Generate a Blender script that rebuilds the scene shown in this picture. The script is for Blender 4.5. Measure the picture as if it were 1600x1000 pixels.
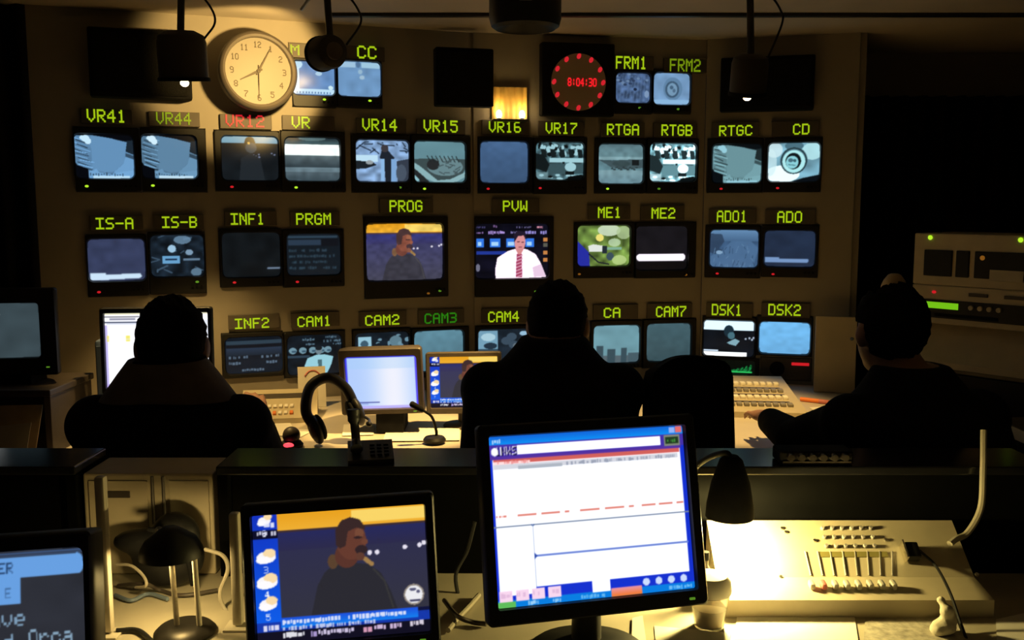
import bpy, bmesh, math, random
import numpy as np
from mathutils import Vector, Matrix, Quaternion

for o in list(bpy.data.objects):
    bpy.data.objects.remove(o)
S = bpy.context.scene
COL = S.collection
R = math.radians
TH = math.atan(0.12)                      # downward pitch of the camera
EYE = Vector((0, 0, 1.5))

# ------------------------------------------------------------------ camera, world, exposure
cd = bpy.data.cameras.new('camera')
cam = bpy.data.objects.new('camera', cd)
COL.objects.link(cam)
cam.location = EYE
cam.rotation_euler = (math.pi / 2 - TH, 0, 0)
cd.sensor_width = 36
cd.lens = 36 * 1500 / 1600
cd.clip_start = 0.02
S.camera = cam
W = bpy.data.worlds.new('world')
S.world = W
W.use_nodes = True
W.node_tree.nodes['Background'].inputs[0].default_value = (1.0, 0.70, 0.46, 1)
W.node_tree.nodes['Background'].inputs[1].default_value = 0.008
S.view_settings.view_transform = 'Standard'
S.view_settings.look = 'None'
S.view_settings.exposure = 0
S.view_settings.gamma = 1
S.view_settings.use_curve_mapping = False

WARM = (1.0, 0.64, 0.20)


def spot(name, loc, target, energy, size, blend=0.4, color=WARM, radius=0.02, parent=None):
    l = bpy.data.lights.new(name, 'SPOT')
    l.energy = energy
    l.spot_size = R(size)
    l.spot_blend = blend
    l.color = color
    l.shadow_soft_size = radius
    o = bpy.data.objects.new(name, l)
    COL.objects.link(o)
    d = Vector(target) - Vector(loc)
    m = Matrix.Translation(Vector(loc)) @ d.to_track_quat('-Z', 'Y').to_matrix().to_4x4()
    if parent:
        bpy.context.view_layer.update()
        o.parent = parent
        o.matrix_parent_inverse = Matrix.Identity(4)
        o.matrix_basis = parent.matrix_world.inverted() @ m
    else:
        o.matrix_world = m
    return o


def point(name, loc, energy, color=WARM, radius=0.01):
    l = bpy.data.lights.new(name, 'POINT')
    l.energy = energy
    l.color = color
    l.shadow_soft_size = radius
    o = bpy.data.objects.new(name, l)
    COL.objects.link(o)
    o.location = loc
    return o


# ------------------------------------------------------------------ geometry of the view: pixel -> point in the room
def ray(u, v):
    dx = (u - 800) / 1500
    dy = -(v - 500) / 1500
    return Vector((dx, math.cos(TH) + dy * math.sin(TH), -math.sin(TH) + dy * math.cos(TH)))


def at(u, v, Y):
    d = ray(u, v)
    return EYE + d * (Y / d.y)


def atz(u, v, z):
    d = ray(u, v)
    return EYE + d * ((z - EYE.z) / d.z)


class Facet:
    """One flat section of the monitor wall, from plan point a to plan point b."""
    def __init__(s, a, b):
        s.a = Vector((a[0], a[1], 0))
        s.b = Vector((b[0], b[1], 0))
        s.len = (s.b - s.a).length
        s.d = (s.b - s.a).normalized()
        s.into = Vector((-s.d.y, s.d.x, 0))         # points into the wall
        s.ang = math.atan2(s.d.y, s.d.x)

    def hit(s, u, v):
        r = ray(u, v)
        t = (s.a - EYE).dot(s.into) / r.dot(s.into)
        p = EYE + r * t
        return (p - s.a).dot(s.d), p.z

    def pt(s, q, z, off=0.0):
        p = s.a + s.d * q - s.into * off
        return Vector((p.x, p.y, z))


FA = Facet((-2.2, 3.1424), (-0.153, 3.8855))
FB = Facet((-0.153, 3.8785), (0.80, 4.05))
FC = Facet((0.80, 4.036), (1.37, 3.8764))

# ------------------------------------------------------------------ colours and materials
def lin(c):
    c = np.asarray(c, dtype=np.float64) / 255.0
    return np.where(c <= 0.04045, c / 12.92, ((np.maximum(c, 0) + 0.055) / 1.055) ** 2.4)


def mat(name, col, rough=0.6, metal=0.0, var=0.0, scale=8.0, bump=0.0, spec=0.5, emit=None, estr=1.0, trans=0.0):
    m = bpy.data.materials.new(name)
    m.use_nodes = True
    nt = m.node_tree
    b = nt.nodes['Principled BSDF']
    b.inputs['Base Color'].default_value = (*col, 1)
    b.inputs['Roughness'].default_value = rough
    b.inputs['Metallic'].default_value = metal
    b.inputs['Specular IOR Level'].default_value = spec
    b.inputs['Transmission Weight'].default_value = trans
    if emit is not None:
        b.inputs['Emission Color'].default_value = (*emit, 1)
        b.inputs['Emission Strength'].default_value = estr
    if var or bump:
        tc = nt.nodes.new('ShaderNodeTexCoord')
        n = nt.nodes.new('ShaderNodeTexNoise')
        n.inputs['Scale'].default_value = scale
        n.inputs['Detail'].default_value = 5
        nt.links.new(tc.outputs['Object'], n.inputs['Vector'])
        if var:
            r = nt.nodes.new('ShaderNodeValToRGB')
            r.color_ramp.elements[0].position = 0.3
            r.color_ramp.elements[1].position = 0.7
            r.color_ramp.elements[0].color = (*[c * (1 - var) for c in col], 1)
            r.color_ramp.elements[1].color = (*[min(1, c * (1 + var)) for c in col], 1)
            nt.links.new(n.outputs['Fac'], r.inputs['Fac'])
            nt.links.new(r.outputs['Color'], b.inputs['Base Color'])
        if bump:
            bp = nt.nodes.new('ShaderNodeBump')
            bp.inputs['Strength'].default_value = bump
            bp.inputs['Distance'].default_value = 0.01
            nt.links.new(n.outputs['Fac'], bp.inputs['Height'])
            nt.links.new(bp.outputs['Normal'], b.inputs['Normal'])
    return m


def screen_mat():
    m = bpy.data.materials.new('lit_screen')
    m.use_nodes = True
    nt = m.node_tree
    b = nt.nodes['Principled BSDF']
    b.inputs['Base Color'].default_value = (0.004, 0.004, 0.005, 1)
    b.inputs['Roughness'].default_value = 0.35
    b.inputs['Specular IOR Level'].default_value = 0.2
    a = nt.nodes.new('ShaderNodeVertexColor')
    a.layer_name = 'picture'
    nt.links.new(a.outputs['Color'], b.inputs['Emission Color'])
    b.inputs['Emission Strength'].default_value = 1.0
    return m


M = dict(
    pitch=mat('pitch_black_panel', (0.002, 0.002, 0.002), 0.9, spec=0.05, var=0.2, scale=20),
    strip=mat('display_strip', (0.085, 0.072, 0.06), 0.6, var=0.1, scale=20),
    palepost=mat('pale_painted_steel', (0.62, 0.56, 0.44), 0.4, 0.0, var=0.06, scale=40),
    wall=mat('wall_paint', (0.29, 0.26, 0.215), 0.8, var=0.10, scale=3, bump=0.05),
    ceil=mat('ceiling_paint', (0.42, 0.37, 0.31), 0.85, var=0.12, scale=2, bump=0.1),
    floor=mat('carpet', (0.03, 0.028, 0.027), 0.95, var=0.3, scale=60, bump=0.3),
    black=mat('black_plastic', (0.010, 0.010, 0.011), 0.5, var=0.2, scale=30, spec=0.3),
    matte=mat('matte_black', (0.006, 0.006, 0.007), 0.85, spec=0.15, var=0.3, scale=40),
    brown=mat('dark_bezel', (0.055, 0.043, 0.035), 0.5, var=0.1, scale=20),
    cloth=mat('black_curtain', (0.006, 0.006, 0.007), 0.95, var=0.3, scale=30, spec=0.1),
    grille=mat('speaker_cloth', (0.008, 0.008, 0.008), 0.95, var=0.4, scale=300, bump=0.4, spec=0.1),
    beige=mat('beige_plastic', (0.50, 0.43, 0.30), 0.55, var=0.08, scale=12),
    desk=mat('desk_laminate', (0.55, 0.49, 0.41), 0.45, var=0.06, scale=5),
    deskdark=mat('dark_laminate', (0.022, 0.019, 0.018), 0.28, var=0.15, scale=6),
    deskpale=mat('pale_laminate', (0.46, 0.41, 0.31), 0.5, var=0.1, scale=7),
    gloss=mat('glossy_black', (0.010, 0.010, 0.012), 0.18, spec=0.5, var=0.1, scale=10),
    metal=mat('brushed_metal', (0.55, 0.52, 0.46), 0.35, 1.0, var=0.1, scale=60),
    chrome=mat('chrome', (0.85, 0.82, 0.76), 0.12, 1.0, var=0.03, scale=30),
    darkmetal=mat('dark_metal', (0.05, 0.045, 0.04), 0.4, 0.8, var=0.2, scale=40),
    paper=mat('paper', (0.78, 0.74, 0.66), 0.8, var=0.04, scale=9),
    print_=mat('printed_grey', (0.25, 0.23, 0.21), 0.8, var=0.2, scale=30),
    cream=mat('cream_dial', (0.215, 0.195, 0.165), 0.55, var=0.03, scale=6),
    clockrim=mat('dark_clock_case', (0.10, 0.085, 0.075), 0.4, var=0.1, scale=12),
    ink=mat('dark_ink', (0.06, 0.045, 0.03), 0.6, var=0.1, scale=30),
    lampbody=mat('brown_lamp_enamel', (0.035, 0.026, 0.018), 0.6, var=0.12, scale=15),
    bulb=mat('lit_bulb', (1, 0.9, 0.7), 0.3, emit=(1.0, 0.80, 0.52), estr=9),
    amber=mat('amber_shade', (0.75, 0.50, 0.14), 0.5, var=0.15, scale=20),
    yellowled=mat('yellow_green_letters', (0.1, 0.15, 0.01), 0.5, emit=tuple(lin((160, 194, 18))), estr=1.0),
    dimled=mat('dim_yellow_green_letters', (0.1, 0.15, 0.01), 0.5, emit=tuple(lin((108, 136, 12))), estr=1.0),
    greenled=mat('green_letters', (0.02, 0.1, 0.02), 0.5, emit=tuple(lin((34, 118, 12))), estr=1.0),
    redled=mat('red_letters', (0.1, 0.01, 0.01), 0.5, emit=tuple(lin((205, 32, 44))), estr=1.0),
    redhot=mat('bright_red_digits', (0.1, 0.01, 0.01), 0.5, emit=(1.0, 0.012, 0.022), estr=1.15),
    lamp_g=mat('green_lamp', (0.05, 0.1, 0.02), 0.4, emit=tuple(lin((170, 220, 40))), estr=1.2),
    lamp_d=mat('dim_green_lamp', (0.05, 0.1, 0.02), 0.4, emit=tuple(lin((80, 130, 30))), estr=1.0),
    lamp_r=mat('red_lamp', (0.1, 0.01, 0.01), 0.4, emit=tuple(lin((200, 25, 35))), estr=1.0),
    lamp_a=mat('amber_lamp', (0.1, 0.05, 0.01), 0.4, emit=tuple(lin((120, 75, 20))), estr=1.0),
    skin=mat('skin', (0.33, 0.17, 0.115), 0.55, var=0.08, scale=25),
    hair=mat('dark_hair', (0.006, 0.005, 0.004), 0.95, var=0.3, scale=80, spec=0.05),
    jacket=mat('black_jacket', (0.008, 0.008, 0.010), 0.95, var=0.25, scale=20, bump=0.15, spec=0.1),
    collar=mat('brown_grey_collar', (0.11, 0.085, 0.07), 0.9, var=0.2, scale=20),
    trousers=mat('dark_trousers', (0.012, 0.012, 0.016), 0.95, var=0.2, scale=30, spec=0.1),
    eye=mat('eye', (0.5, 0.48, 0.45), 0.2),
    orange=mat('orange_plastic', (0.75, 0.20, 0.04), 0.5),
    bluegrey=mat('blue_grey_plastic', (0.10, 0.15, 0.28), 0.5, var=0.1, scale=10),
    cable_grey=mat('grey_cable', (0.36, 0.32, 0.25), 0.5),
    cable_blue=mat('dull_blue_cable', (0.12, 0.16, 0.22), 0.5),
    redpad=mat('red_fader_cap', (0.55, 0.16, 0.14), 0.5),
    greycap=mat('grey_fader_cap', (0.40, 0.38, 0.34), 0.5),
    olive=mat('olive_print', (0.22, 0.19, 0.05), 0.7),
    glass=mat('clear_plastic', (0.95, 0.92, 0.85), 0.08, trans=0.85),
    drink=mat('pale_drink', (0.75, 0.62, 0.40), 0.5),
    envelope=mat('manila_card', (0.46, 0.34, 0.19), 0.75, var=0.25, scale=9),
    whitecloth=mat('crumpled_tissue', (0.62, 0.57, 0.45), 0.9, bump=0.6, scale=25),
    screen=screen_mat(),
)

# ------------------------------------------------------------------ objects, labels
def thing(name, label, cat, mw=None, group=None):
    o = bpy.data.objects.new(name, None)
    o.empty_display_size = 0.05
    COL.objects.link(o)
    if mw is not None:
        o.matrix_world = mw
    o['label'] = label
    o['category'] = cat
    if group:
        o['group'] = group
    return o


def tag(o, label, cat, group=None):
    o['label'] = label
    o['category'] = cat
    if group:
        o['group'] = group
    return o


def structure(o):
    o['kind'] = 'structure'
    return o


def frame(p, yaw=0.0, pitch=0.0, roll=0.0):
    return Matrix.Translation(Vector(p)) @ Matrix.Rotation(yaw, 4, 'Z') @ Matrix.Rotation(pitch, 4, 'X') @ Matrix.Rotation(roll, 4, 'Y')


class MB:
    """A bmesh that collects shapes of ONE part."""
    def __init__(s):
        s.bm = bmesh.new()

    def _add(s, verts, faces):
        vs = [s.bm.verts.new(v) for v in verts]
        for f in faces:
            try:
                s.bm.faces.new([vs[i] for i in f])
            except ValueError:
                pass
        return vs

    def box(s, c, d, bev=0.0, m=None, seg=2):
        t = bmesh.new()
        bmesh.ops.create_cube(t, size=1)
        bmesh.ops.scale(t, vec=d, verts=t.verts)
        if bev > 0:
            bmesh.ops.bevel(t, geom=t.edges[:], offset=min(bev, min(d) * 0.49), segments=seg, profile=0.5, affect='EDGES')
        mm = Matrix.Translation(Vector(c)) @ (m or Matrix.Identity(4))
        t.transform(mm)
        s.join(t)
        return s

    def join(s, t):
        t.verts.index_update()
        vs = [s.bm.verts.new(v.co) for v in t.verts]
        for f in t.faces:
            try:
                s.bm.faces.new([vs[v.index] for v in f.verts])
            except ValueError:
                pass
        t.free()

    def loft(s, loops, cap0=True, cap1=True, close=True):
        L = [[s.bm.verts.new(p) for p in lp] for lp in loops]
        n = len(L[0])
        for a, b in zip(L, L[1:]):
            for i in range(n if close else n - 1):
                j = (i + 1) % n
                try:
                    s.bm.faces.new((a[i], a[j], b[j], b[i]))
                except ValueError:
                    pass
        if cap0 and n > 2:
            s.bm.faces.new(L[0][::-1])
        if cap1 and n > 2:
            s.bm.faces.new(L[-1])
        return s

    def tube(s, pts, rad, n=10, caps=True):
        pts = [Vector(p) for p in pts]
        rads = rad if isinstance(rad, (list, tuple)) else [rad] * len(pts)
        loops = []
        up = None
        for i, p in enumerate(pts):
            t = (pts[min(i + 1, len(pts) - 1)] - pts[max(i - 1, 0)])
            if t.length < 1e-9:
                t = Vector((0, 0, 1))
            t.normalize()
            if up is None:
                up = t.orthogonal().normalized()
            else:
                up = (up - t * up.dot(t))
                if up.length < 1e-6:
                    up = t.orthogonal()
                up.normalize()
            w = t.cross(up)
            loops.append([p + (up * math.cos(2 * math.pi * k / n) + w * math.sin(2 * math.pi * k / n)) * rads[i] for k in range(n)])
        s.loft(loops, caps, caps)
        return s

    def lathe(s, prof, n=28, m=None, cap0=False, cap1=False):
        m = m or Matrix.Identity(4)
        s.loft([[m @ Vector((r * math.cos(2 * math.pi * k / n), r * math.sin(2 * math.pi * k / n), z)) for k in range(n)] for r, z in prof], cap0, cap1)
        return s

    def ell(s, c, r, m=None, seg=20, rings=12):
        t = bmesh.new()
        bmesh.ops.create_uvsphere(t, u_segments=seg, v_segments=rings, radius=1)
        rr = (r, r, r) if not hasattr(r, '__len__') else r
        bmesh.ops.scale(t, vec=rr, verts=t.verts)
        t.transform(Matrix.Translation(Vector(c)) @ (m or Matrix.Identity(4)))
        s.join(t)
        return s

    def limb(s, a, b, ra, rb, n=14):
        s.tube([a, b], [ra, rb], n)
        s.ell(a, ra, seg=14, rings=10)
        s.ell(b, rb, seg=14, rings=10)
        return s

    def prism(s, poly, z0, z1):
        s.loft([[(x, y, z0) for x, y in poly], [(x, y, z1) for x, y in poly]])
        return s

    def build(s, name, material, parent=None, smooth=False, mw=None):
        bmesh.ops.recalc_face_normals(s.bm, faces=s.bm.faces[:])
        me = bpy.data.meshes.new(name)
        s.bm.to_mesh(me)
        s.bm.free()
        me.materials.append(material)
        if smooth:
            me.polygons.foreach_set('use_smooth', [True] * len(me.polygons))
            try:
                me.set_sharp_from_angle(angle=R(40))
            except Exception:
                pass
        o = bpy.data.objects.new(name, me)
        COL.objects.link(o)
        if parent:
            o.parent = parent
        if mw is not None:
            o.matrix_world = mw
        return o


def remeshed(mb, name, material, parent, voxel=0.01, smooth=3):
    bmesh.ops.recalc_face_normals(mb.bm, faces=mb.bm.faces[:])
    me = bpy.data.meshes.new('tmp')
    mb.bm.to_mesh(me)
    mb.bm.free()
    o = bpy.data.objects.new('tmp', me)
    COL.objects.link(o)
    r = o.modifiers.new('r', 'REMESH')
    r.mode = 'VOXEL'
    r.voxel_size = voxel
    s = o.modifiers.new('s', 'SMOOTH')
    s.iterations = smooth
    s.factor = 0.5
    dg = bpy.context.evaluated_depsgraph_get()
    dg.update()
    m2 = bpy.data.meshes.new_from_object(o.evaluated_get(dg))
    bpy.data.objects.remove(o)
    bpy.data.meshes.remove(me)
    m2.name = name
    m2.materials.clear()
    m2.materials.append(material)
    m2.polygons.foreach_set('use_smooth', [True] * len(m2.polygons))
    ob = bpy.data.objects.new(name, m2)
    COL.objects.link(ob)
    if parent:
        ob.parent = parent
    return ob


def rrect(w, h, r, n=5, cx=0.0, cz=0.0, y=0.0):
    """Rounded rectangle in the local x-z plane."""
    pts = []
    for qx, qz, a0 in ((1, 1, 0), (-1, 1, 90), (-1, -1, 180), (1, -1, 270)):
        for k in range(n + 1):
            a = R(a0 + 90 * k / n)
            pts.append(Vector((cx + qx * (w / 2 - r) + r * math.cos(a), y, cz + qz * (h / 2 - r) + r * math.sin(a))))
    return pts


def arc_pts(pts, n=8):
    """Catmull-Rom through the given points."""
    P = [Vector(p) for p in pts]
    P = [P[0] * 2 - P[1]] + P + [P[-1] * 2 - P[-2]]
    out = []
    for i in range(1, len(P) - 2):
        for k in range(n):
            t = k / n
            a, b, c, d = P[i - 1], P[i], P[i + 1], P[i + 2]
            out.append(0.5 * ((2 * b) + (c - a) * t + (2 * a - 5 * b + 4 * c - d) * t * t + (3 * b - a - 3 * c + d) * t ** 3))
    out.append(P[-2])
    return out


# ------------------------------------------------------------------ 5 x 7 dot lettering
F57 = {
    'A': '01110 10001 10001 11111 10001 10001 10001', 'B': '11110 10001 10001 11110 10001 10001 11110',
    'C': '01110 10001 10000 10000 10000 10001 01110', 'D': '11110 10001 10001 10001 10001 10001 11110',
    'E': '11111 10000 10000 11110 10000 10000 11111', 'F': '11111 10000 10000 11110 10000 10000 10000',
    'G': '01110 10001 10000 10111 10001 10001 01110', 'H': '10001 10001 10001 11111 10001 10001 10001',
    'I': '11111 00100 00100 00100 00100 00100 11111', 'K': '10001 10010 10100 11000 10100 10010 10001',
    'L': '10000 10000 10000 10000 10000 10000 11111', 'M': '10001 11011 10101 10101 10001 10001 10001',
    'N': '10001 11001 10101 10101 10011 10001 10001', 'O': '01110 10001 10001 10001 10001 10001 01110',
    'P': '11110 10001 10001 11110 10000 10000 10000', 'R': '11110 10001 10001 11110 10100 10010 10001',
    'S': '01111 10000 10000 01110 00001 00001 11110', 'T': '11111 00100 00100 00100 00100 00100 00100',
    'V': '10001 10001 10001 10001 10001 01010 00100', 'W': '10001 10001 10001 10101 10101 11011 10001',
    '-': '00000 00000 00000 11111 00000 00000 00000', ' ': '00000 00000 00000 00000 00000 00000 00000',
    ':': '00000 00100 00100 00000 00100 00100 00000', '.': '00000 00000 00000 00000 00000 01100 01100',
    '0': '01110 10001 10001 10001 10001 10001 01110', '1': '00100 01100 00100 00100 00100 00100 01110',
    '2': '01110 10001 00001 00110 01000 10000 11111', '3': '11110 00001 00001 01110 00001 00001 11110',
    '4': '00010 00110 01010 10010 11111 00010 00010', '5': '11111 10000 11110 00001 00001 10001 01110',
    '7': '11111 00001 00010 00100 01000 01000 01000', '6': '01110 10000 10000 11110 10001 10001 01110',
    '8': '01110 10001 10001 01110 10001 10001 01110', '9': '01110 10001 10001 01111 00001 00001 01110',
    'h': '10000 10000 10110 11001 10001 10001 10001',
    'a': '00000 00000 01110 00001 01111 10001 01111', 'v': '00000 00000 10001 10001 10001 01010 00100',
    'e': '00000 00000 01110 10001 11111 10000 01110', 'd': '00001 00001 01111 10001 10001 10001 01111',
    'r': '00000 00000 10110 11001 10000 10000 10000', 'c': '00000 00000 01110 10001 10000 10001 01110',
    'l': '01100 00100 00100 00100 00100 00100 01110', 'i': '00100 00000 01100 00100 00100 00100 01110',
}


def dot_letters(mb, text, w, h, cx, cz, y=0.0, depth=0.002):
    """Adds TEXT as small raised strokes, w x h overall, facing local -y."""
    n = len(text)
    cols = n * 6 - 1
    cw, ch = w / cols, h / 7
    for i, c in enumerate(text):
        rows = F57[c].split()
        on = lambda r, k: 0 <= r < 7 and 0 <= k < 5 and rows[r][k] == '1'
        for r in range(7):
            k = 0
            while k < 5:
                if not on(r, k):
                    k += 1
                    continue
                k1 = k
                while on(r, k1 + 1):
                    k1 += 1
                x0 = -w / 2 + (i * 6 + k) * cw
                x1 = -w / 2 + (i * 6 + k1 + 1) * cw
                z1 = h / 2 - r * ch
                mb.box((cx + (x0 + x1) / 2, y - depth / 2, cz + z1 - ch / 2), (x1 - x0, depth, ch * 1.02))
                # diagonal neighbours get a small bridging block so that strokes read as strokes
                for kk in (k - 1, k1 + 1):
                    if on(r + 1, kk) and not on(r + 1, k if kk < k else k1):
                        mb.box((cx - w / 2 + (i * 6 + kk + 0.5 + (0.5 if kk < k else -0.5)) * cw, y - depth / 2, cz + h / 2 - (r + 1) * ch), (cw * 0.55, depth * 0.9, ch * 0.6))
                k = k1 + 1
    return mb


# ------------------------------------------------------------------ pictures shown on screens (what the screens themselves emit)
class Cv:
    def __init__(s, w, h, c=(0, 0, 0)):
        s.w, s.h = w, h
        s.a = np.zeros((h, w, 3)) + np.array(c, float)
        yy, xx = np.mgrid[0:h, 0:w]
        s.x = (xx + 0.5) / w
        s.y = (yy + 0.5) / h

    def put(s, mask, c, al=1.0):
        s.a[mask] = s.a[mask] * (1 - al) + np.array(c, float) * al
        return s

    def rect(s, x0, y0, x1, y1, c, al=1.0):
        return s.put((s.x >= x0) & (s.x < x1) & (s.y >= y0) & (s.y < y1), c, al)

    def ell(s, cx, cy, rx, ry, c, al=1.0):
        return s.put(((s.x - cx) / rx) ** 2 + ((s.y - cy) / ry) ** 2 < 1, c, al)

    def ring(s, cx, cy, rx, ry, t, c, al=1.0):
        q = np.sqrt(((s.x - cx) / rx) ** 2 + ((s.y - cy) / ry) ** 2)
        return s.put(np.abs(q - 1) < t, c, al)

    def poly(s, pts, c, al=1.0):
        ins = np.zeros(s.x.shape, bool)
        n = len(pts)
        for i in range(n):
            x0, y0 = pts[i]
            x1, y1 = pts[(i + 1) % n]
            if y0 == y1:
                continue
            cnd = ((y0 <= s.y) & (s.y < y1)) | ((y1 <= s.y) & (s.y < y0))
            ins ^= cnd & (s.x < x0 + (s.y - y0) * (x1 - x0) / (y1 - y0))
        return s.put(ins, c, al)

    def line(s, p, q, w, c, al=1.0):
        px, py = p
        dx, dy = q[0] - px, q[1] - py
        asp = s.h / s.w
        L = dx * dx + (dy * asp) ** 2 + 1e-12
        t = np.clip(((s.x - px) * dx + (s.y - py) * dy * asp * asp) / L, 0, 1)
        d = np.hypot(s.x - px - t * dx, (s.y - py - t * dy) * asp)
        return s.put(d < w / 2, c, al)

    def vgrad(s, x0, y0, x1, y1, c0, c1):
        m = (s.x >= x0) & (s.x < x1) & (s.y >= y0) & (s.y < y1)
        t = ((s.y - y0) / (y1 - y0))[m][:, None]
        s.a[m] = np.array(c0, float) * (1 - t) + np.array(c1, float) * t
        return s

    def text(s, t, x0, y0, h, c, wr=0.75):
        ch = h / 7
        cw = ch * s.h / s.w * wr
        for i, k in enumerate(t):
            for r, row in enumerate(F57[k].split()):
                for j, b in enumerate(row):
                    if b == '1':
                        s.rect(x0 + (i * 6 + j) * cw, y0 + r * ch, x0 + (i * 6 + j + 1) * cw, y0 + (r + 1) * ch, c)
        return s

    def scrawl(s, x0, y0, x1, y1, c, seed=0, fill=0.6):
        """Unreadable small print: short strokes in a row."""
        rng = random.Random(seed)
        x = x0
        while x < x1:
            w = rng.uniform(0.4, 1.0) * (y1 - y0) * 0.5
            if rng.random() < fill:
                s.rect(x, y0 + rng.uniform(0, 0.25) * (y1 - y0), min(x + w, x1), y1 - rng.uniform(0, 0.25) * (y1 - y0), c, 0.9)
            x += w * 1.25
        return s

    def noise(s, amp, cells, seed=0, x0=0, y0=0, x1=1, y1=1):
        rng = np.random.RandomState(seed)
        g = rng.rand(cells + 2, cells + 2)
        gx = np.clip((s.x - x0) / (x1 - x0), 0, 1) * cells
        gy = np.clip((s.y - y0) / (y1 - y0), 0, 1) * cells
        ix, iy = gx.astype(int), gy.astype(int)
        fx, fy = gx - ix, gy - iy
        n = (g[iy, ix] * (1 - fx) + g[iy, ix + 1] * fx) * (1 - fy) + (g[iy + 1, ix] * (1 - fx) + g[iy + 1, ix + 1] * fx) * fy
        m = (s.x >= x0) & (s.x < x1) & (s.y >= y0) & (s.y < y1)
        s.a[m] *= (1 + amp * (n[m] - 0.5) * 2)[:, None]
        return s

    def blur(s, n=1):
        for _ in range(n):
            p = np.pad(s.a, ((1, 1), (1, 1), (0, 0)), mode='edge')
            s.a = (p[1:-1, 1:-1] * 2 + p[:-2, 1:-1] + p[2:, 1:-1] + p[1:-1, :-2] + p[1:-1, 2:]) / 6
        return s

    def crt(s, c=(3, 4, 6), k=0.17, soft=1):
        """The dark rounded mask round a tube's picture."""
        qx, qy = np.abs(s.x - 0.5) * 2, np.abs(s.y - 0.5) * 2
        px, py = np.maximum(qx - (1 - k), 0) / k, np.maximum(qy - (1 - k), 0) / k
        edge = np.maximum(np.hypot(px, py), np.maximum(qx + 0.03 * qy ** 2, qy + 0.04 * qx ** 2))
        s.put(edge > 1.0, c)
        return s.blur(soft)


def screen_obj(cv, w, h, parent, cx=0.0, cz=0.0, y=0.0, bulge=0.0, name='screen', gain=1.0):
    """A glass screen facing local -y whose vertices carry the picture it emits."""
    n, m = cv.w, cv.h
    xs = np.linspace(-1, 1, n)
    zs = np.linspace(1, -1, m)
    X, Z = np.meshgrid(xs, zs)
    co = np.stack([cx + X * w / 2, y - bulge * (1 - X ** 2) * (1 - Z ** 2), cz + Z * h / 2], -1).reshape(-1, 3)
    idx = np.arange(n * m).reshape(m, n)
    f = np.stack([idx[1:, :-1], idx[1:, 1:], idx[:-1, 1:], idx[:-1, :-1]], -1).reshape(-1)
    me = bpy.data.meshes.new(name)
    nf = (n - 1) * (m - 1)
    me.vertices.add(n * m)
    me.vertices.foreach_set('co', co.ravel())
    me.loops.add(nf * 4)
    me.loops.foreach_set('vertex_index', f.astype(np.int32))
    me.polygons.add(nf)
    me.polygons.foreach_set('loop_start', np.arange(0, nf * 4, 4, dtype=np.int32))
    me.polygons.foreach_set('use_smooth', np.ones(nf, bool))
    me.update(calc_edges=True)
    at_ = me.color_attributes.new('picture', 'FLOAT_COLOR', 'POINT')
    rgba = np.ones((n * m, 4), np.float32)
    a = cv.a.reshape(-1, 3)
    over = np.maximum(a.max(1, keepdims=True) / 255.0, 1.0)
    rgba[:, :3] = lin(np.clip(a / over, 0, 255)) * over ** 2 * gain
    at_.data.foreach_set('color', rgba.ravel())
    me.materials.append(M['screen'])
    me.validate()
    o = bpy.data.objects.new(name, me)
    COL.objects.link(o)
    o.parent = parent
    return o
# ------------------------------------------------------------------ what each screen shows
def pic_plate(seed, base, hi, dark, soft=1):
    c = Cv(120, 92, [x * .92 for x in base]).noise(0.10, 9, seed)
    rng = random.Random(seed)
    mid = [x * .55 for x in base]
    c.poly([(.58, -.01), (1, -.01), (1, .45), (.86, .40)], [x * .28 for x in base])
    c.poly([(0, -.01), (1, -.01), (1, .12), (.86, .14), (.55, .07), (.3, .02), (0, .04)], dark)
    c.poly([(.28, .04), (.55, .07), (.89, .17), (.86, .42), (.84, .62), (.66, .84), (.5, .86), (.3, .78)], [x * 1.02 for x in base])
    c.poly([(.86, .42), (1, .46), (1, .6), (.86, .54)], mid)
    c.line((.87, .40), (.99, .46), .018, base)
    c.poly([(.86, .5), (1, .56), (1, 1), (.6, 1), (.66, .84), (.82, .66)], [min(255, x * 1.12) for x in base])
    for k in range(15):
        y = .08 + k * .05
        x0 = rng.uniform(.0, .08)
        c.line((x0, y), (x0 + rng.uniform(.16, .26), y + rng.uniform(.05, .12)), rng.uniform(.010, .022), [x * (.42 if k % 2 else 1.3) for x in base])
    c.ell(.20, .10, .07, .08, hi)
    c.ell(.24, .16, .055, .07, hi)
    c.ell(.16, .08, .06, .05, hi)
    c.poly([(0, .62), (.05, .70), (.22, .78), (.23, 1), (0, 1)], dark)
    c.poly([(.23, .84), (.36, .78), (.4, .86), (.6, .9), (.72, .86), (1, .8), (1, 1), (.23, 1)], [min(255, x * 1.2) for x in base], .8)
    c.rect(.30, .93, .92, 1, hi, .85)
    for k in range(13):
        x = .25 + k * .045
        c.rect(x, .86 + rng.uniform(0, .05), x + .018, .91 + rng.uniform(0, .04), mid, .9)
    return c.crt(soft=soft)


def pic_vr12():
    c = Cv(96, 76, (22, 27, 31)).noise(.25, 7, 3)
    c.rect(0, 0, 1, .16, (122, 166, 186))
    c.ell(.5, .14, .09, .13, (26, 26, 24))
    c.ell(.52, .26, .10, .12, (62, 70, 76))
    c.ell(.48, .155, .025, .03, (240, 190, 90))
    for x, y in ((.55, .42), (.6, .45), (.65, .41), (.66, .47), (.88, .38), (.93, .41)):
        c.ell(x, y, .02, .018, (120, 130, 160))
    c.poly([(.3, 1), (.34, .5), (.5, .38), (.68, .5), (.75, 1)], (34, 40, 45))
    return c.crt(soft=1)


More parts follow.
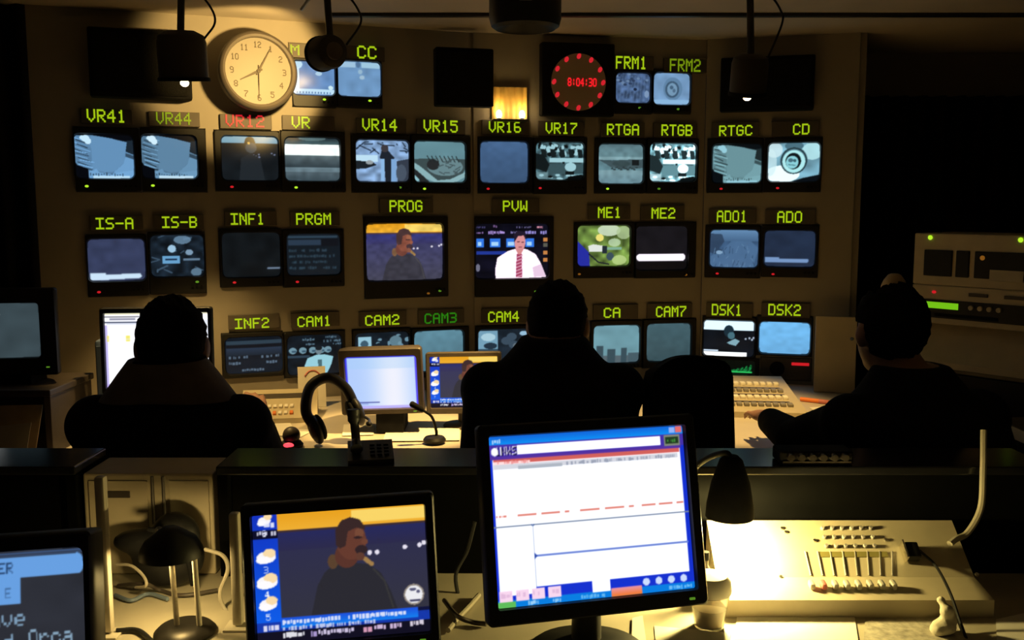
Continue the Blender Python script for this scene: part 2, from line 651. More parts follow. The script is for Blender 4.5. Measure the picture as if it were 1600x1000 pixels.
def pic_vr():
    c = Cv(96, 76, (30, 40, 46))
    c.vgrad(0, 0, 1, .15, (30, 40, 46), (78, 106, 112))
    c.ell(.5, .02, .25, .06, (120, 150, 150), .6)
    c.rect(0, .16, 1, .41, (275, 290, 285))
    c.vgrad(0, .41, 1, .7, (94, 110, 116), (44, 56, 62))
    c.rect(0, .68, 1, .79, (104, 126, 136))
    c.vgrad(0, .79, 1, 1, (80, 96, 104), (58, 74, 82))
    return c.noise(.12, 12, 5).crt(soft=1)


def pic_vr14():
    c = Cv(104, 80, (128, 160, 200)).noise(.25, 12, 7)
    rng = random.Random(4)
    for k in range(16):
        x, y = rng.uniform(0, 1), rng.uniform(.02, .3)
        c.line((x, y), (x + rng.uniform(-.25, .25), y + rng.uniform(-.02, .16)), .02, (34, 46, 62))
    c.rect(0, .36, .4, .52, (190, 225, 245))
    c.poly([(0, .5), (.3, .52), (.38, .6), (.2, .68), (0, .7)], (28, 34, 40))
    c.ell(.25, .54, .07, .05, (150, 160, 165))
    c.poly([(.48, .25), (.6, .25), (.72, .42), (.66, .6), (.65, 1), (.55, 1), (.52, .55), (.44, .42)], (30, 36, 46))
    c.ell(.54, .20, .07, .09, (62, 58, 62))
    c.rect(.65, .45, .75, 1, (126, 168, 215))
    c.rect(.46, .45, .53, .98, (140, 185, 230))
    c.poly([(.76, .5), (1, .44), (1, 1), (.78, 1)], (52, 60, 74))
    c.ell(.85, .78, .1, .2, (72, 84, 100))
    return c.crt(soft=1)


def pic_vr15():
    c = Cv(104, 80, (98, 138, 148)).noise(.06, 5, 8)
    c.poly([(0, .44), (.2, .42), (1, .42), (1, .66), (.92, .85), (.62, 1), (.35, .95), (0, .55)], (60, 76, 78))
    c.ell(.6, .62, .35, .22, (104, 134, 140))
    c.ell(.36, .57, .12, .13, (40, 42, 44))
    for k in range(8):
        c.line((.25 + k * .08, .36), (.31 + k * .08, .5), .015, (30, 36, 38))
    rng = random.Random(2)
    for k in range(14):
        x, y = rng.uniform(.45, .8), rng.uniform(.45, .8)
        c.line((x, y), (x + .1, y + rng.uniform(-.12, .12)), .02, (70, 88, 92))
    c.poly([(0, .52), (.1, .6), (.45, .95), (.7, .92), (1, .74), (1, .86), (.8, 1), (.4, 1), (.18, .88), (0, .66)], (138, 178, 184))
    c.poly([(0, .66), (.22, .9), (.3, 1), (.12, 1), (0, .8)], (36, 40, 42))
    c.poly([(0, .8), (.1, .94), (.05, 1), (0, 1)], (140, 190, 200))
    return c.crt(soft=1)


def pic_flat(col, seed=1, top=1.12):
    c = Cv(72, 56, col)
    c.vgrad(0, 0, 1, 1, [x * top for x in col], [x * (2 - top) for x in col])
    return c.noise(.06, 10, seed).crt(soft=2)


def pic_newsroom(base, hi, gain, seed):
    c = Cv(104, 80, base).noise(.5, 14, seed)
    rng = random.Random(seed)
    for k in range(30):
        x, y = rng.uniform(0, 1), rng.uniform(.02, .36)
        c.ell(x, y, rng.uniform(.02, .06), rng.uniform(.03, .09), hi if k % 2 else [v * .18 for v in base])
    for k in range(5):
        x = .1 + k * .19
        c.poly([(x, .18), (x + .1, .2), (x + .13, .4), (x + .03, .42)], [v * .3 for v in base])
        c.ell(x + .08, .14, .03, .05, hi)
    c.rect(.28, .42, 1, .54, hi)
    c.rect(.55, .53, .6, .58, [v * .3 for v in base])
    c.rect(.26, .57, 1, .84, [v * .8 for v in base])
    c.ell(.72, .66, .12, .12, hi)
    c.rect(.62, .78, .8, .86, [v * .2 for v in base])
    c.poly([(0, .3), (.16, .34), (.28, .6), (.22, .8), (0, .7)], [v * .25 for v in base])
    c.rect(0, .8, .25, .97, [v * .7 for v in hi], .7)
    for k in range(14):
        c.ell(rng.uniform(0, 1), rng.uniform(.85, .98), .05, .03, hi if k % 2 else [v * .15 for v in base])
    c.poly([(.6, 1), (.75, .9), (.98, .86), (1, 1)], [v * .1 for v in base])
    c.a *= gain
    return c.crt(soft=1)


def pic_rtga():
    c = Cv(104, 80, (96, 132, 142))
    c.vgrad(0, 0, 1, .34, (84, 112, 120), (104, 140, 148))
    c.rect(0, .33, 1, .4, (130, 166, 174))
    c.poly([(0, .4), (.3, .42), (.5, .4), (1, .38), (1, .6), (.6, .64), (.3, .6)], (66, 86, 92))
    c.ell(.5, .5, .2, .08, (58, 76, 80))
    c.rect(.74, .4, .9, .54, (24, 28, 30))
    for k in range(12):
        c.ell(.3 + k * .05, .62 + .03 * math.sin(k * 2.1), .03, .02, (48, 62, 66))
    c.vgrad(0, .66, 1, 1, (118, 150, 158), (104, 138, 150))
    return c.noise(.12, 12, 9).crt(soft=1)


def pic_disc():
    c = Cv(112, 88, (120, 170, 190)).noise(.25, 5, 11)
    c.ell(.12, .18, .16, .2, (215, 240, 245), .8)
    c.ell(.85, .22, .2, .22, (190, 240, 245), .8)
    c.ell(.28, .8, .34, .22, (270, 285, 285), .85)
    c.ell(.05, .5, .12, .35, (210, 240, 245), .7)
    c.ell(.5, .08, .18, .12, (62, 96, 110), .8)
    c.ell(.5, .45, .26, .34, (92, 132, 146))
    c.ring(.5, .46, .24, .32, .07, (40, 62, 70))
    c.ell(.5, .48, .22, .29, (176, 236, 240))
    c.ell(.49, .47, .15, .21, (16, 24, 28))
    c.ell(.47, .5, .12, .165, (140, 210, 220))
    c.ell(.44, .45, .05, .05, (70, 110, 124))
    c.ell(.52, .46, .03, .04, (60, 100, 110))
    c.line((.4, .56), (.53, .58), .02, (80, 130, 140))
    c.poly([(.45, 1), (.7, .9), (1, .82), (1, 1)], (10, 16, 22))
    return c.crt(soft=2)


def pic_isa():
    c = Cv(96, 76, (54, 62, 92)).noise(.1, 8, 12)
    c.poly([(.03, .85), (.3, .84), (.9, .83), (.93, .9), (.9, .94), (.1, .98), (.03, .96)], (205, 230, 250))
    c.rect(.03, .80, .3, .86, (205, 230, 250))
    return c.crt(soft=2)


def pic_isb():
    c = Cv(96, 76, (22, 32, 42)).noise(.5, 9, 13)
    rng = random.Random(3)
    for k in range(26):
        x, y = rng.uniform(.1, 1), rng.uniform(.05, .95)
        c.line((x, y), (x + rng.uniform(-.15, .15), y + rng.uniform(-.1, .1)), rng.uniform(.01, .04), (62, 84, 104) if k % 2 else (28, 40, 52))
    c.ell(.6, .12, .16, .1, (110, 144, 172), .8)
    c.ell(.4, .33, .075, .09, (158, 198, 226))
    c.ell(.72, .42, .07, .07, (124, 154, 180))
    c.rect(.22, .5, .54, .68, (104, 162, 206))
    c.rect(.27, .56, .49, .61, (26, 46, 74))
    c.rect(.6, .56, .92, .62, (96, 122, 146))
    c.ell(.84, .9, .1, .1, (90, 118, 140))
    return c.crt(soft=1)


def pic_dark(dash=False):
    c = Cv(72, 56, (17, 21, 24)).noise(.25, 6, 14)
    if dash:
        c.rect(.77, .79, .98, .83, (120, 140, 165))
    return c.crt(soft=1)


def pic_prgm():
    c = Cv(96, 76, (20, 27, 34))
    c.rect(.03, .05, .95, .11, (46, 66, 82))
    c.rect(.03, .15, .64, .28, (42, 58, 76))
    c.rect(.64, .13, .97, .3, (18, 20, 26))
    for k, (y, w) in enumerate(((.36, .74), (.5, .9), (.64, .74), (.78, .92))):
        c.scrawl(.04, y, w, y + .08, (46, 66, 80), k, .85)
    return c.crt(soft=2)


def speaker_on_dusk(c, x0, y0, x1, y1, dim=1.0):
    """The man in a dark coat under a yellow strip of evening sky."""
    X = lambda x: x0 + x * (x1 - x0)
    Y = lambda y: y0 + y * (y1 - y0)
    D = lambda col: [v * dim for v in col]
    c.vgrad(x0, y0, x1, y1, D((52, 52, 96)), D((60, 60, 76)))
    c.vgrad(x0, Y(.14), x1, Y(.36), D((44, 48, 112)), D((52, 50, 88)))
    c.vgrad(x0, y0, x1, Y(.17), (232, 160, 30), (240, 176, 52))
    c.rect(X(.5), Y(.02), x1, Y(.14), (250, 214, 104))
    c.rect(x0, Y(.165), x1, Y(.185), D((70, 52, 60)))
    for x, y in ((.61, .44), (.66, .44), (.85, .41), (.95, .4), (.98, .38)):
        c.ell(X(x), Y(y), .014, .018, (230, 225, 240))
    dx, dy = x1 - x0, y1 - y0
    c.poly([(X(.20), y1), (X(.25), Y(.72)), (X(.30), Y(.6)), (X(.39), Y(.5)), (X(.60), Y(.55)), (X(.68), Y(.64)), (X(.74), Y(.82)), (X(.78), y1)], D((50, 49, 58)))
    c.line((X(.63), Y(.6)), (X(.70), Y(.72)), .010, D((64, 63, 64)))
    c.line((X(.70), Y(.72)), (X(.75), Y(.98)), .010, D((64, 63, 64)))
    c.ell(X(.36), Y(.5), .035 * dx, .07 * dy, D((104, 76, 54)))
    c.line((X(.54), Y(.45)), (X(.62), Y(.55)), .030 * dx, (160, 124, 74))
    c.ell(X(.455), Y(.45), .08 * dx, .12 * dy, D((104, 60, 50)))
    c.ell(X(.49), Y(.31), .10 * dx, .185 * dy, D((118, 68, 54)))
    c.ell(X(.58), Y(.33), .022 * dx, .028 * dy, D((128, 76, 58)))
    c.ell(X(.545), Y(.245), .03 * dx, .05 * dy, D((150, 96, 70)), .6)
    c.ell(X(.555), Y(.405), .042 * dx, .045 * dy, D((58, 42, 46)))
    c.ell(X(.545), Y(.47), .03 * dx, .04 * dy, D((112, 70, 56)))
    c.ell(X(.535), Y(.285), .03 * dx, .012 * dy, D((60, 40, 42)))
    c.poly([(X(.385), Y(.34)), (X(.385), Y(.2)), (X(.43), Y(.11)), (X(.49), Y(.085)), (X(.55), Y(.11)), (X(.585), Y(.18)), (X(.585), Y(.215)), (X(.53), Y(.19)), (X(.47), Y(.22)), (X(.45), Y(.36)), (X(.41), Y(.38))], D((66, 46, 46)))
    return c


def pic_prog():
    c = Cv(150, 112)
    speaker_on_dusk(c, 0, 0, 1, 1, 1.15)
    c.noise(.12, 20, 15)
    return c.crt(k=.06, soft=1)


def pic_pvw():
    c = Cv(150, 114, (12, 12, 24)).noise(.5, 10, 16)
    for x0, y0, x1, y1, col in ((.02, .05, .14, .09, (70, 66, 110)), (.25, .03, .3, .08, (120, 90, 140)), (.56, .05, .76, .09, (110, 104, 150)),
                                (.84, .05, .92, .1, (225, 150, 170)), (.02, .15, .12, .19, (140, 110, 170)), (.18, .13, .4, .2, (190, 160, 240)),
                                (.48, .14, .6, .19, (130, 120, 180)), (.68, .13, .99, .2, (160, 150, 230))):
        c.scrawl(x0, y0, x1, y1, col, int(x0 * 90), .9)
    for x0, x1 in ((.02, .12), (.2, .34), (.42, .56), (.68, .8)):
        c.rect(x0, .27, x1, .43, (50, 120, 230))
        c.rect(x0 + .02, .33, x1 - .03, .4, (170, 215, 250))
    c.rect(.02, .5, .42, .56, (34, 56, 150))
    for y in (.26, .36, .5, .63):
        c.rect(.93, y, .99, y + .07, (200, 130, 70) if y != .36 else (90, 90, 80))
    c.ell(.04, .8, .03, .07, (110, 110, 130))
    c.poly([(.28, 1), (.27, .84), (.30, .62), (.44, .5), (.54, .46), (.7, .47), (.82, .56), (.9, .74), (.97, 1)], (290, 268, 288))
    c.poly([(.78, .8), (.9, .74), (.97, .97), (.8, .98)], (236, 206, 232))
    c.poly([(.56, .55), (.63, .55), (.64, .98), (.55, .98)], (168, 66, 100))
    for k in range(7):
        c.line((.56, .62 + k * .06), (.64, .58 + k * .06), .012, (226, 180, 200))
    c.ell(.605, .34, .075, .17, (222, 148, 150))
    c.poly([(.53, .34), (.52, .2), (.58, .13), (.68, .15), (.7, .3), (.66, .22), (.58, .23)], (34, 26, 44))
    c.poly([(.54, .46), (.66, .46), (.62, .56), (.58, .56)], (214, 140, 140))
    c.line((.57, .33), (.6, .33), .012, (90, 50, 60))
    c.line((.63, .34), (.655, .34), .012, (90, 50, 60))
    c.line((.59, .43), (.63, .43), .01, (140, 70, 80))
    return c.crt(k=.05, soft=1)


def pic_map():
    c = Cv(120, 92, (104, 132, 62)).noise(.5, 8, 17)
    c.ell(.6, .12, .22, .14, (206, 224, 196), .9)
    c.ell(.88, .18, .14, .16, (176, 200, 150), .8)
    c.ell(.7, .42, .12, .1, (190, 216, 180), .8)
    c.poly([(0, .38), (.1, .5), (.22, .66), (.24, 1), (0, 1)], (38, 46, 160))
    c.ell(.42, .3, .075, .09, (240, 226, 120))
    c.poly([(.2, .5), (.3, .46), (.5, .5), (.48, .64), (.22, .64)], (226, 232, 226))
    c.rect(.52, .53, .84, .6, (130, 176, 150))
    c.rect(.47, .5, .56, .68, (36, 46, 54))
    c.line((.22, .7), (.4, .9), .025, (26, 32, 40))
    c.line((.4, .9), (.6, .95), .025, (26, 32, 40))
    c.ell(.62, .76, .07, .1, (60, 80, 90))
    c.ell(.8, .85, .14, .12, (190, 214, 140), .8)
    return c.crt(k=.06, soft=1)


def pic_me2():
    c = Cv(100, 76, (24, 22, 26)).noise(.15, 6, 18)
    c.rect(.0, .82, 1, 1, (14, 12, 14))
    c.ell(.07, .71, .05, .075, (280, 270, 285))
    c.rect(.06, .635, .92, .785, (285, 275, 290))
    c.ell(.92, .71, .04, .075, (280, 270, 285))
    return c.crt(soft=1)


def pic_ado1():
    c = Cv(104, 80, (62, 92, 128)).noise(.12, 9, 19)
    c.vgrad(0, 0, 1, .3, (100, 140, 180), (70, 102, 138))
    c.poly([(0, .1), (.25, .12), (.3, .3), (.2, .5), (.3, .55), (.1, .65), (0, .6)], (44, 62, 86), .8)
    c.poly([(.2, .62), (.45, .3), (.85, .3), (1, .5), (.9, 1), (0, 1), (.02, .7)], (78, 112, 150), .8)
    rng = random.Random(5)
    for k in range(34):
        x, y = rng.uniform(.1, .9), rng.uniform(.35, .95)
        c.line((x, y), (x + rng.uniform(-.05, .05), y + rng.uniform(.05, .2)), .012, (50, 76, 106) if k % 2 else (94, 130, 166))
    c.ell(.2, .6, .07, .05, (130, 164, 196))
    return c.crt(soft=1)


def pic_bar(bg, hi, y=.82):
    c = Cv(96, 76, bg).noise(.12, 6, 20)
    c.rect(.02, y - .03, .3, y + .1, hi)
    c.rect(.02, y, .84, y + .11, hi)
    c.ell(.84, y + .055, .04, .055, hi)
    return c.crt(soft=2)


def pic_inf2():
    c = Cv(104, 80, (18, 25, 34)).noise(.2, 6, 21)
    c.rect(.02, .1, .98, .2, (44, 62, 76))
    c.rect(.02, .22, .98, .27, (14, 18, 26))
    c.vgrad(.02, .3, .98, .5, (40, 54, 74), (26, 36, 48))
    for x, y, w in ((.06, .5, .38), (.06, .66, .3), (.62, .5, .93), (.7, .66, .9), (.28, .86, .66)):
        c.scrawl(x, y, w, y + .09, (92, 112, 132), int(y * 100), .9)
    return c.crt(soft=1)


def pic_cam(seed, fig=True):
    c = Cv(104, 80, (16, 24, 32)).noise(.4, 8, seed)
    for x0, y0, x1, y1 in ((.28, .08, .5, .15), (.7, .04, .9, .1), (.66, .13, .98, .2), (.3, .2, .5, .26), (.84, .22, 1, .28)):
        c.scrawl(x0, y0, x1, y1, (88, 116, 134), int(x0 * 77), .9)
    for x in (.1, .28, .46, .62, .74):
        c.ell(x, .38, .07, .08, (112, 148, 164))
        c.ell(x + .02, .4, .04, .03, (60, 90, 110))
    c.rect(0, .5, .4, .56, (44, 64, 80))
    if fig:
        c.poly([(.36, 1), (.3, .78), (.36, .58), (.52, .5), (.68, .5), (.84, .56), (.8, .76), (.72, .98)], (150, 206, 220))
        c.poly([(.55, .62), (.62, .62), (.64, .98), (.56, .98)], (72, 108, 116))
        c.ell(.57, .4, .06, .1, (110, 130, 140))
        c.ell(.57, .33, .065, .06, (24, 30, 36))
    return c.crt(soft=1)


def pic_cam2():
    c = Cv(104, 80, (18, 26, 34)).noise(.4, 8, 24)
    c.rect(.06, .1, .3, .42, (150, 196, 214))
    c.ell(.17, .28, .07, .09, (60, 90, 108))
    rng = random.Random(6)
    for k in range(26):
        c.ell(rng.uniform(.4, .98), rng.uniform(.08, .6), rng.uniform(.02, .05), rng.uniform(.02, .06), (104, 140, 158) if k % 2 else (22, 30, 38))
    c.ell(.75, .24, .12, .14, (112, 150, 166), .8)
    return c.crt(soft=1)


def pic_cam4():
    c = Cv(104, 80, (26, 36, 46)).noise(.3, 8, 25)
    c.rect(.0, .04, .38, 1, (116, 160, 184))
    c.ell(.2, .2, .14, .1, (170, 206, 220))
    c.ell(.24, .42, .13, .08, (36, 52, 66))
    c.rect(.0, .5, .38, .56, (50, 72, 86))
    for x, y in ((.55, .3), (.7, .4), (.66, .2)):
        c.ell(x, y, .1, .1, (58, 76, 92))
    c.ell(.9, .12, .08, .06, (150, 190, 216))
    c.ell(.74, .44, .06, .08, (96, 110, 120))
    return c.crt(soft=1)


def pic_ca():
    c = Cv(104, 80, (108, 152, 164)).noise(.08, 6, 26)
    c.rect(0, .8, 1, 1, (84, 100, 108))
    for x, y, w in ((.07, .54, .14), (.3, .62, .17), (.6, .6, .12)):
        c.rect(x, y, x + w, 1, (56, 78, 88))
    c.rect(.75, .74, 1, 1, (70, 92, 102))
    return c.crt(soft=2)


def pic_dsk1():
    c = Cv(104, 80, (12, 18, 26)).noise(.2, 6, 27)
    c.rect(.0, .03, .98, .28, (240, 270, 285))
    c.ell(.5, .3, .1, .16, (26, 46, 58))
    c.ell(.55, .42, .07, .1, (70, 112, 126))
    c.poly([(.46, .62), (.62, .5), (.72, .56), (.64, .7), (.52, .66)], (130, 172, 186))
    for x, y in ((.83, .5), (.9, .48), (.95, .52), (.98, .47)):
        c.ell(x, y, .02, .03, (176, 190, 210))
    c.rect(.0, .82, .3, .86, (230, 250, 270))
    c.rect(.0, .88, .86, 1.02, (285, 290, 290))
    return c.crt(c=(4, 6, 9), k=.12, soft=1)


def pic_m():
    c = Cv(96, 76, (100, 140, 190)).noise(.1, 6, 28)
    c.ell(.05, .1, .2, .16, (190, 225, 245))
    c.rect(0, .2, .17, .9, (206, 236, 250))
    c.rect(0, .82, 1, .96, (190, 226, 248))
    c.ell(.62, .36, .08, .06, (170, 205, 230))
    c.ell(.9, .76, .06, .06, (205, 235, 245))
    for k in range(12):
        c.rect(.1 + k * .07, .9, .13 + k * .07, .95, (80, 120, 170))
    return c.crt(soft=1)


def pic_cc():
    c = Cv(96, 76, (108, 148, 190)).noise(.08, 6, 29)
    c.rect(0.02, .02, .42, .18, (160, 196, 222))
    c.rect(.55, .03, .98, .18, (160, 200, 224))
    c.ell(.52, .3, .05, .07, (150, 184, 208))
    c.ell(.56, .46, .06, .06, (160, 190, 212))
    c.ell(.48, .09, .05, .1, (84, 118, 154))
    return c.crt(soft=2)


def pic_frm1():
    c = Cv(96, 76, (72, 96, 134)).noise(.35, 11, 30)
    for k in range(9):
        c.line((.1 + k * .1, .95), (.2 + k * .09, .1), .012, (92, 118, 154))
    rng = random.Random(8)
    for k in range(18):
        c.ell(rng.uniform(0, 1), rng.uniform(0, .4), .05, .04, (46, 62, 90) if k % 2 else (104, 130, 164))
    c.ell(.55, .55, .05, .05, (30, 42, 64))
    c.ell(.9, .7, .07, .12, (124, 150, 184))
    return c.crt(soft=1)


def pic_frm2():
    c = Cv(96, 76, (118, 156, 196)).noise(.1, 6, 31)
    c.ell(.52, .5, .26, .36, (96, 132, 166))
    c.ell(.5, .52, .19, .26, (62, 88, 112))
    c.ell(.5, .52, .14, .2, (116, 152, 182))
    c.ell(.48, .46, .05, .06, (70, 98, 124))
    c.ell(.55, .56, .04, .06, (80, 108, 134))
    c.rect(.02, .84, .98, .97, (140, 184, 222))
    return c.crt(soft=2)


# ------------------------------------------------------------------ room shell
CZ = 2.172
holes = {0: [], 1: [], 2: []}
facets = [FA, FB, FC]


def wall_rect(fi, px):
    """Pixel box of something in the wall -> (s0, s1, z0, z1) on that section of wall."""
    F = facets[fi]
    um, vm = (px[0] + px[2]) / 2, (px[1] + px[3]) / 2
    s0, s1 = F.hit(px[0], vm)[0], F.hit(px[2], vm)[0]
    z1, z0 = F.hit(um, px[1])[1], F.hit(um, px[3])[1]
    return s0, s1, z0, z1


CRT_DEPTH = 0.20


def monitor(fi, case, scr, pic, leds, label, depth=CRT_DEPTH, small=True, group=None, gain=1.0):
    F = facets[fi]
    s0, s1, z0, z1 = wall_rect(fi, case)
    a0, a1, b0, b1 = wall_rect(fi, scr)
    s0 += 0.0015
    s1 -= 0.0015
    holes[fi].append((s0 - 0.0012, s1 + 0.0012, z0 - 0.0012, z1 + 0.0012))
    sm = (s0 + s1) / 2
    t = thing('rack_monitor', label, 'monitor', Matrix.Translation(F.pt(sm, z0)) @ Matrix.Rotation(F.ang, 4, 'Z'), group)
    w, h = s1 - s0, z1 - z0
    cx, cz = (a0 + a1) / 2 - sm, (b0 + b1) / 2 - z0
    ow, oh = a1 - a0, b1 - b0
    n = 5
    fy = -0.012
    mb = MB()
    out_r = 0.008
    mb.loft([rrect(w - 0.02, h - 0.02, out_r, n, 0, h / 2, depth),
             rrect(w, h, out_r, n, 0, h / 2, 0.05),
             rrect(w, h, out_r, n, 0, h / 2, fy + 0.004),
             rrect(w - 0.006, h - 0.006, out_r, n, 0, h / 2, fy),
             rrect(ow + 0.010, oh + 0.010, 0.022, n, cx, cz, fy),
             rrect(ow + 0.002, oh + 0.002, 0.020, n, cx, cz, fy + 0.012),
             rrect(ow + 0.002, oh + 0.002, 0.020, n, cx, cz, fy + 0.02)], True, True)
    mb.build('case', M['black'], t, smooth=True)
    screen_obj(pic, ow + 0.003, oh + 0.003, t, cx, cz, fy + 0.0125, bulge=0.007, gain=gain)
    # control strip: three flat knobs below the picture
    strip = cz - oh / 2
    if strip > 0.02:
        for k in range(3):
            kb = MB()
            kx = w / 2 - 0.018 - k * 0.016
            kb.tube([(kx, fy + 0.001, strip * 0.42), (kx, fy - 0.006, strip * 0.42)], 0.0045, 12)
            kb.build('knob', M['matte'], t, smooth=True)
    for (u, v, kind) in leds:
        q, z = F.hit(u, v)
        lb = MB()
        lb.ell((q - sm, fy - 0.0015, z - z0), (0.0065, 0.004, 0.0042), seg=12, rings=8)
        o = lb.build('status_light', M[kind], t, smooth=True)
        o['label'] = {'lamp_g': 'green status light', 'lamp_d': 'dim green status light', 'lamp_r': 'red status light', 'lamp_a': 'amber status light'}[kind]
    return t


TY = 3.05
BW = 'small monochrome monitor under the %s display, %s'
CL = 'colour monitor under the %s display, %s'
RW1, RW2, RW3 = 'monitors in the top full row', 'monitors in the middle row', 'monitors in the bottom row'
base = (98, 142, 182)
base2 = (104, 144, 152)
MON = [
    (0, (116, 199, 219.5, 300), (117, 211, 208, 278), pic_plate(1, base, (200, 235, 255), (6, 8, 14)), [(136, 291, 'lamp_g')], BW % ('VR41', 'pale tilted plate picture'), RW1),
    (0, (219.5, 200, 323, 300), (222, 212, 307, 278), pic_plate(2, (92, 130, 160), (210, 240, 255), (6, 8, 14)), [(239, 290, 'lamp_g')], BW % ('VR44', 'pale tilted plate picture'), RW1),
    (0, (335, 204, 438, 299), (347, 214, 434, 281), pic_vr12(), [(362, 292, 'lamp_r')], BW % ('red VR12', 'dark head under a pale bar'), RW1),
    (0, (438, 205, 540, 300), (446, 216, 530, 282), pic_vr(), [(462, 293, 'lamp_g')], BW % ('VR', 'white band across grey stripes'), RW1),
    (0, (548, 210, 641, 301), (557, 220, 638, 283), pic_vr14(), [(624, 293, 'lamp_d')], BW % ('VR14', 'figure among branches'), RW1),
    (0, (641, 211, 735, 302), (648, 222, 726, 284), pic_vr15(), [(662, 295, 'lamp_g')], BW % ('VR15', 'large round bowl shape'), RW1),
    (1, (746, 214, 832, 302), (751, 222, 824, 285), pic_flat((64, 92, 128), 33), [(762, 295, 'lamp_r')], BW % ('VR16', 'plain blue-grey screen'), RW1),
    (1, (832, 214, 917, 303), (838, 223, 911, 280), pic_newsroom((72, 104, 112), (160, 205, 215), 1.0, 34), [(843, 294, 'lamp_r')], BW % ('VR17', 'dim newsroom desk picture'), RW1),
    (1, (928, 216, 1009, 302), (936, 226, 1004, 286), pic_rtga(), [(948, 295, 'lamp_g')], BW % ('RTGA', 'grey shoreline picture'), RW1),
    (1, (1009, 216, 1091, 302), (1016, 225, 1086, 283), pic_newsroom((104, 150, 160), (225, 255, 262), 1.22, 34), [(1028, 295, 'lamp_d')], BW % ('RTGB', 'overbright newsroom picture'), RW1),
    (2, (1104, 216, 1193, 301), (1114, 226, 1189, 285), pic_plate(3, base2, (150, 205, 220), (8, 14, 18), 2), [(1127, 295, 'lamp_r')], BW % ('RTGC', 'blurred pale plate picture'), RW1),
    (2, (1193, 215, 1284, 300), (1201, 224, 1280, 283), pic_disc(), [(1215, 294, 'lamp_r')], BW % ('CD', 'bright picture of a ring'), RW1),

    (0, (135, 366, 231, 463), (138, 374, 226, 438), pic_isa(), [(155, 456, 'lamp_r')], BW % ('IS-A', 'slate screen with white bar'), RW2),
    (0, (231, 362, 322, 459), (236, 368, 318, 431), pic_isb(), [(308, 440, 'lamp_d')], BW % ('IS-B', 'jumbled grey map picture'), RW2),
    (0, (342, 357, 441, 448), (348, 364, 437, 432), pic_dark(True), [(366, 441, 'lamp_r')], BW % ('INF1', 'nearly black with short white dash'), RW2),
    (0, (441, 358, 538, 448), (449, 366, 531, 429), pic_prgm(), [(464, 440, 'lamp_r')], BW % ('PRGM', 'dim rows of text'), RW2),
    (0, (568, 338, 700, 465), (573, 350, 691, 437), pic_prog(), [(668, 458, 'lamp_a'), (686, 454, 'lamp_d')], 'large ' + CL % ('PROG', 'man in coat below a yellow sky'), RW2),
    (1, (741, 338, 865, 463), (743, 350, 856, 434), pic_pvw(), [(836, 455, 'lamp_d'), (852, 450, 'lamp_d')], 'large ' + CL % ('PVW', 'presenter in white shirt and tie'), RW2),
    (1, (896, 347, 991, 434), (903, 353, 983, 415), pic_map(), [(904, 428, 'lamp_a')], 'small ' + CL % ('ME1', 'green and blue map'), RW2),
    (1, (991, 347, 1087, 434), (994, 354, 1073, 421), pic_me2(), [(1070, 429, 'lamp_a')], 'small ' + CL % ('ME2', 'black with one glowing white bar'), RW2),
    (2, (1101, 352, 1189, 434), (1110, 360, 1184, 417), pic_ado1(), [(1121, 427, 'lamp_r')], BW % ('ADO1', 'rough blue-grey slope'), RW2),
    (2, (1189, 351, 1279, 433), (1195, 361, 1273, 416), pic_bar((34, 46, 68), (118, 150, 196), .77), [(1208, 428, 'lamp_r')], BW % ('ADO', 'dark blue with pale bar'), RW2),

    (0, (346, 519, 443, 589), (353, 527, 441, 582), pic_inf2(), [], BW % ('INF2', 'dim text blocks on slate'), RW3),
    (0, (443, 517, 540, 588), (450, 524, 533, 584), pic_cam(22), [], BW % ('CAM1', 'presenter in a pale shirt'), RW3),
    (0, (550, 513, 642, 590), (556, 520, 638, 580), pic_cam2(), [], BW % ('CAM2', 'bright square and studio clutter'), RW3),
    (0, (642, 511, 733, 588), (648, 517, 723, 578), pic_flat((86, 126, 142), 35), [], BW % ('green CAM3', 'plain blue-grey picture'), RW3),
    (1, (742, 508, 834, 584), (748, 515, 825, 574), pic_cam4(), [], BW % ('CAM4', 'pale column beside dark studio'), RW3),
    (1, (921, 500, 1003, 575), (928, 509, 998, 566), pic_ca(), [], BW % ('CA', 'three grey blocks on pale sky'), RW3),
    (1, (1003, 498, 1087, 574), (1011, 506, 1078, 563), pic_flat((62, 88, 96), 36), [], BW % ('CAM7', 'plain grey-green picture'), RW3),
    (2, (1097, 494, 1182, 557), (1100, 501, 1178, 556), pic_dsk1(), [], BW % ('DSK1', 'white bars above and below a head'), RW3),
    (2, (1182, 493, 1270, 556), (1187, 504, 1265, 552), pic_flat((112, 182, 234), 37, 1.04), [], BW % ('DSK2', 'plain bright sky blue picture'), RW3),

    (0, (455.5, 92, 526, 168), (457, 97, 522, 148), pic_m(), [(506, 156, 'lamp_g')], 'small monochrome monitor between the wall clock and a spotlight, partly covered', 'monitors above the rows'),
    (0, (526, 92, 597, 169), (528, 97, 594, 150), pic_cc(), [(577, 158, 'lamp_g')], BW % ('CC', 'plain pale blue picture'), 'monitors above the rows'),
    (1, (958, 108, 1018.5, 178), (963, 115, 1015, 160), pic_frm1(), [(998, 169, 'lamp_d')], BW % ('FRM1', 'streaky grey-blue picture'), 'monitors above the rows'),
    (1, (1018.5, 108, 1080, 178), (1022, 115, 1077, 163), pic_frm2(), [(1058, 171, 'lamp_d')], BW % ('FRM2', 'round emblem on pale blue'), 'monitors above the rows'),
]
for fi, case, scr, pic, leds, label, grp in MON:
    monitor(fi, case, scr, pic, leds, label, group=grp)

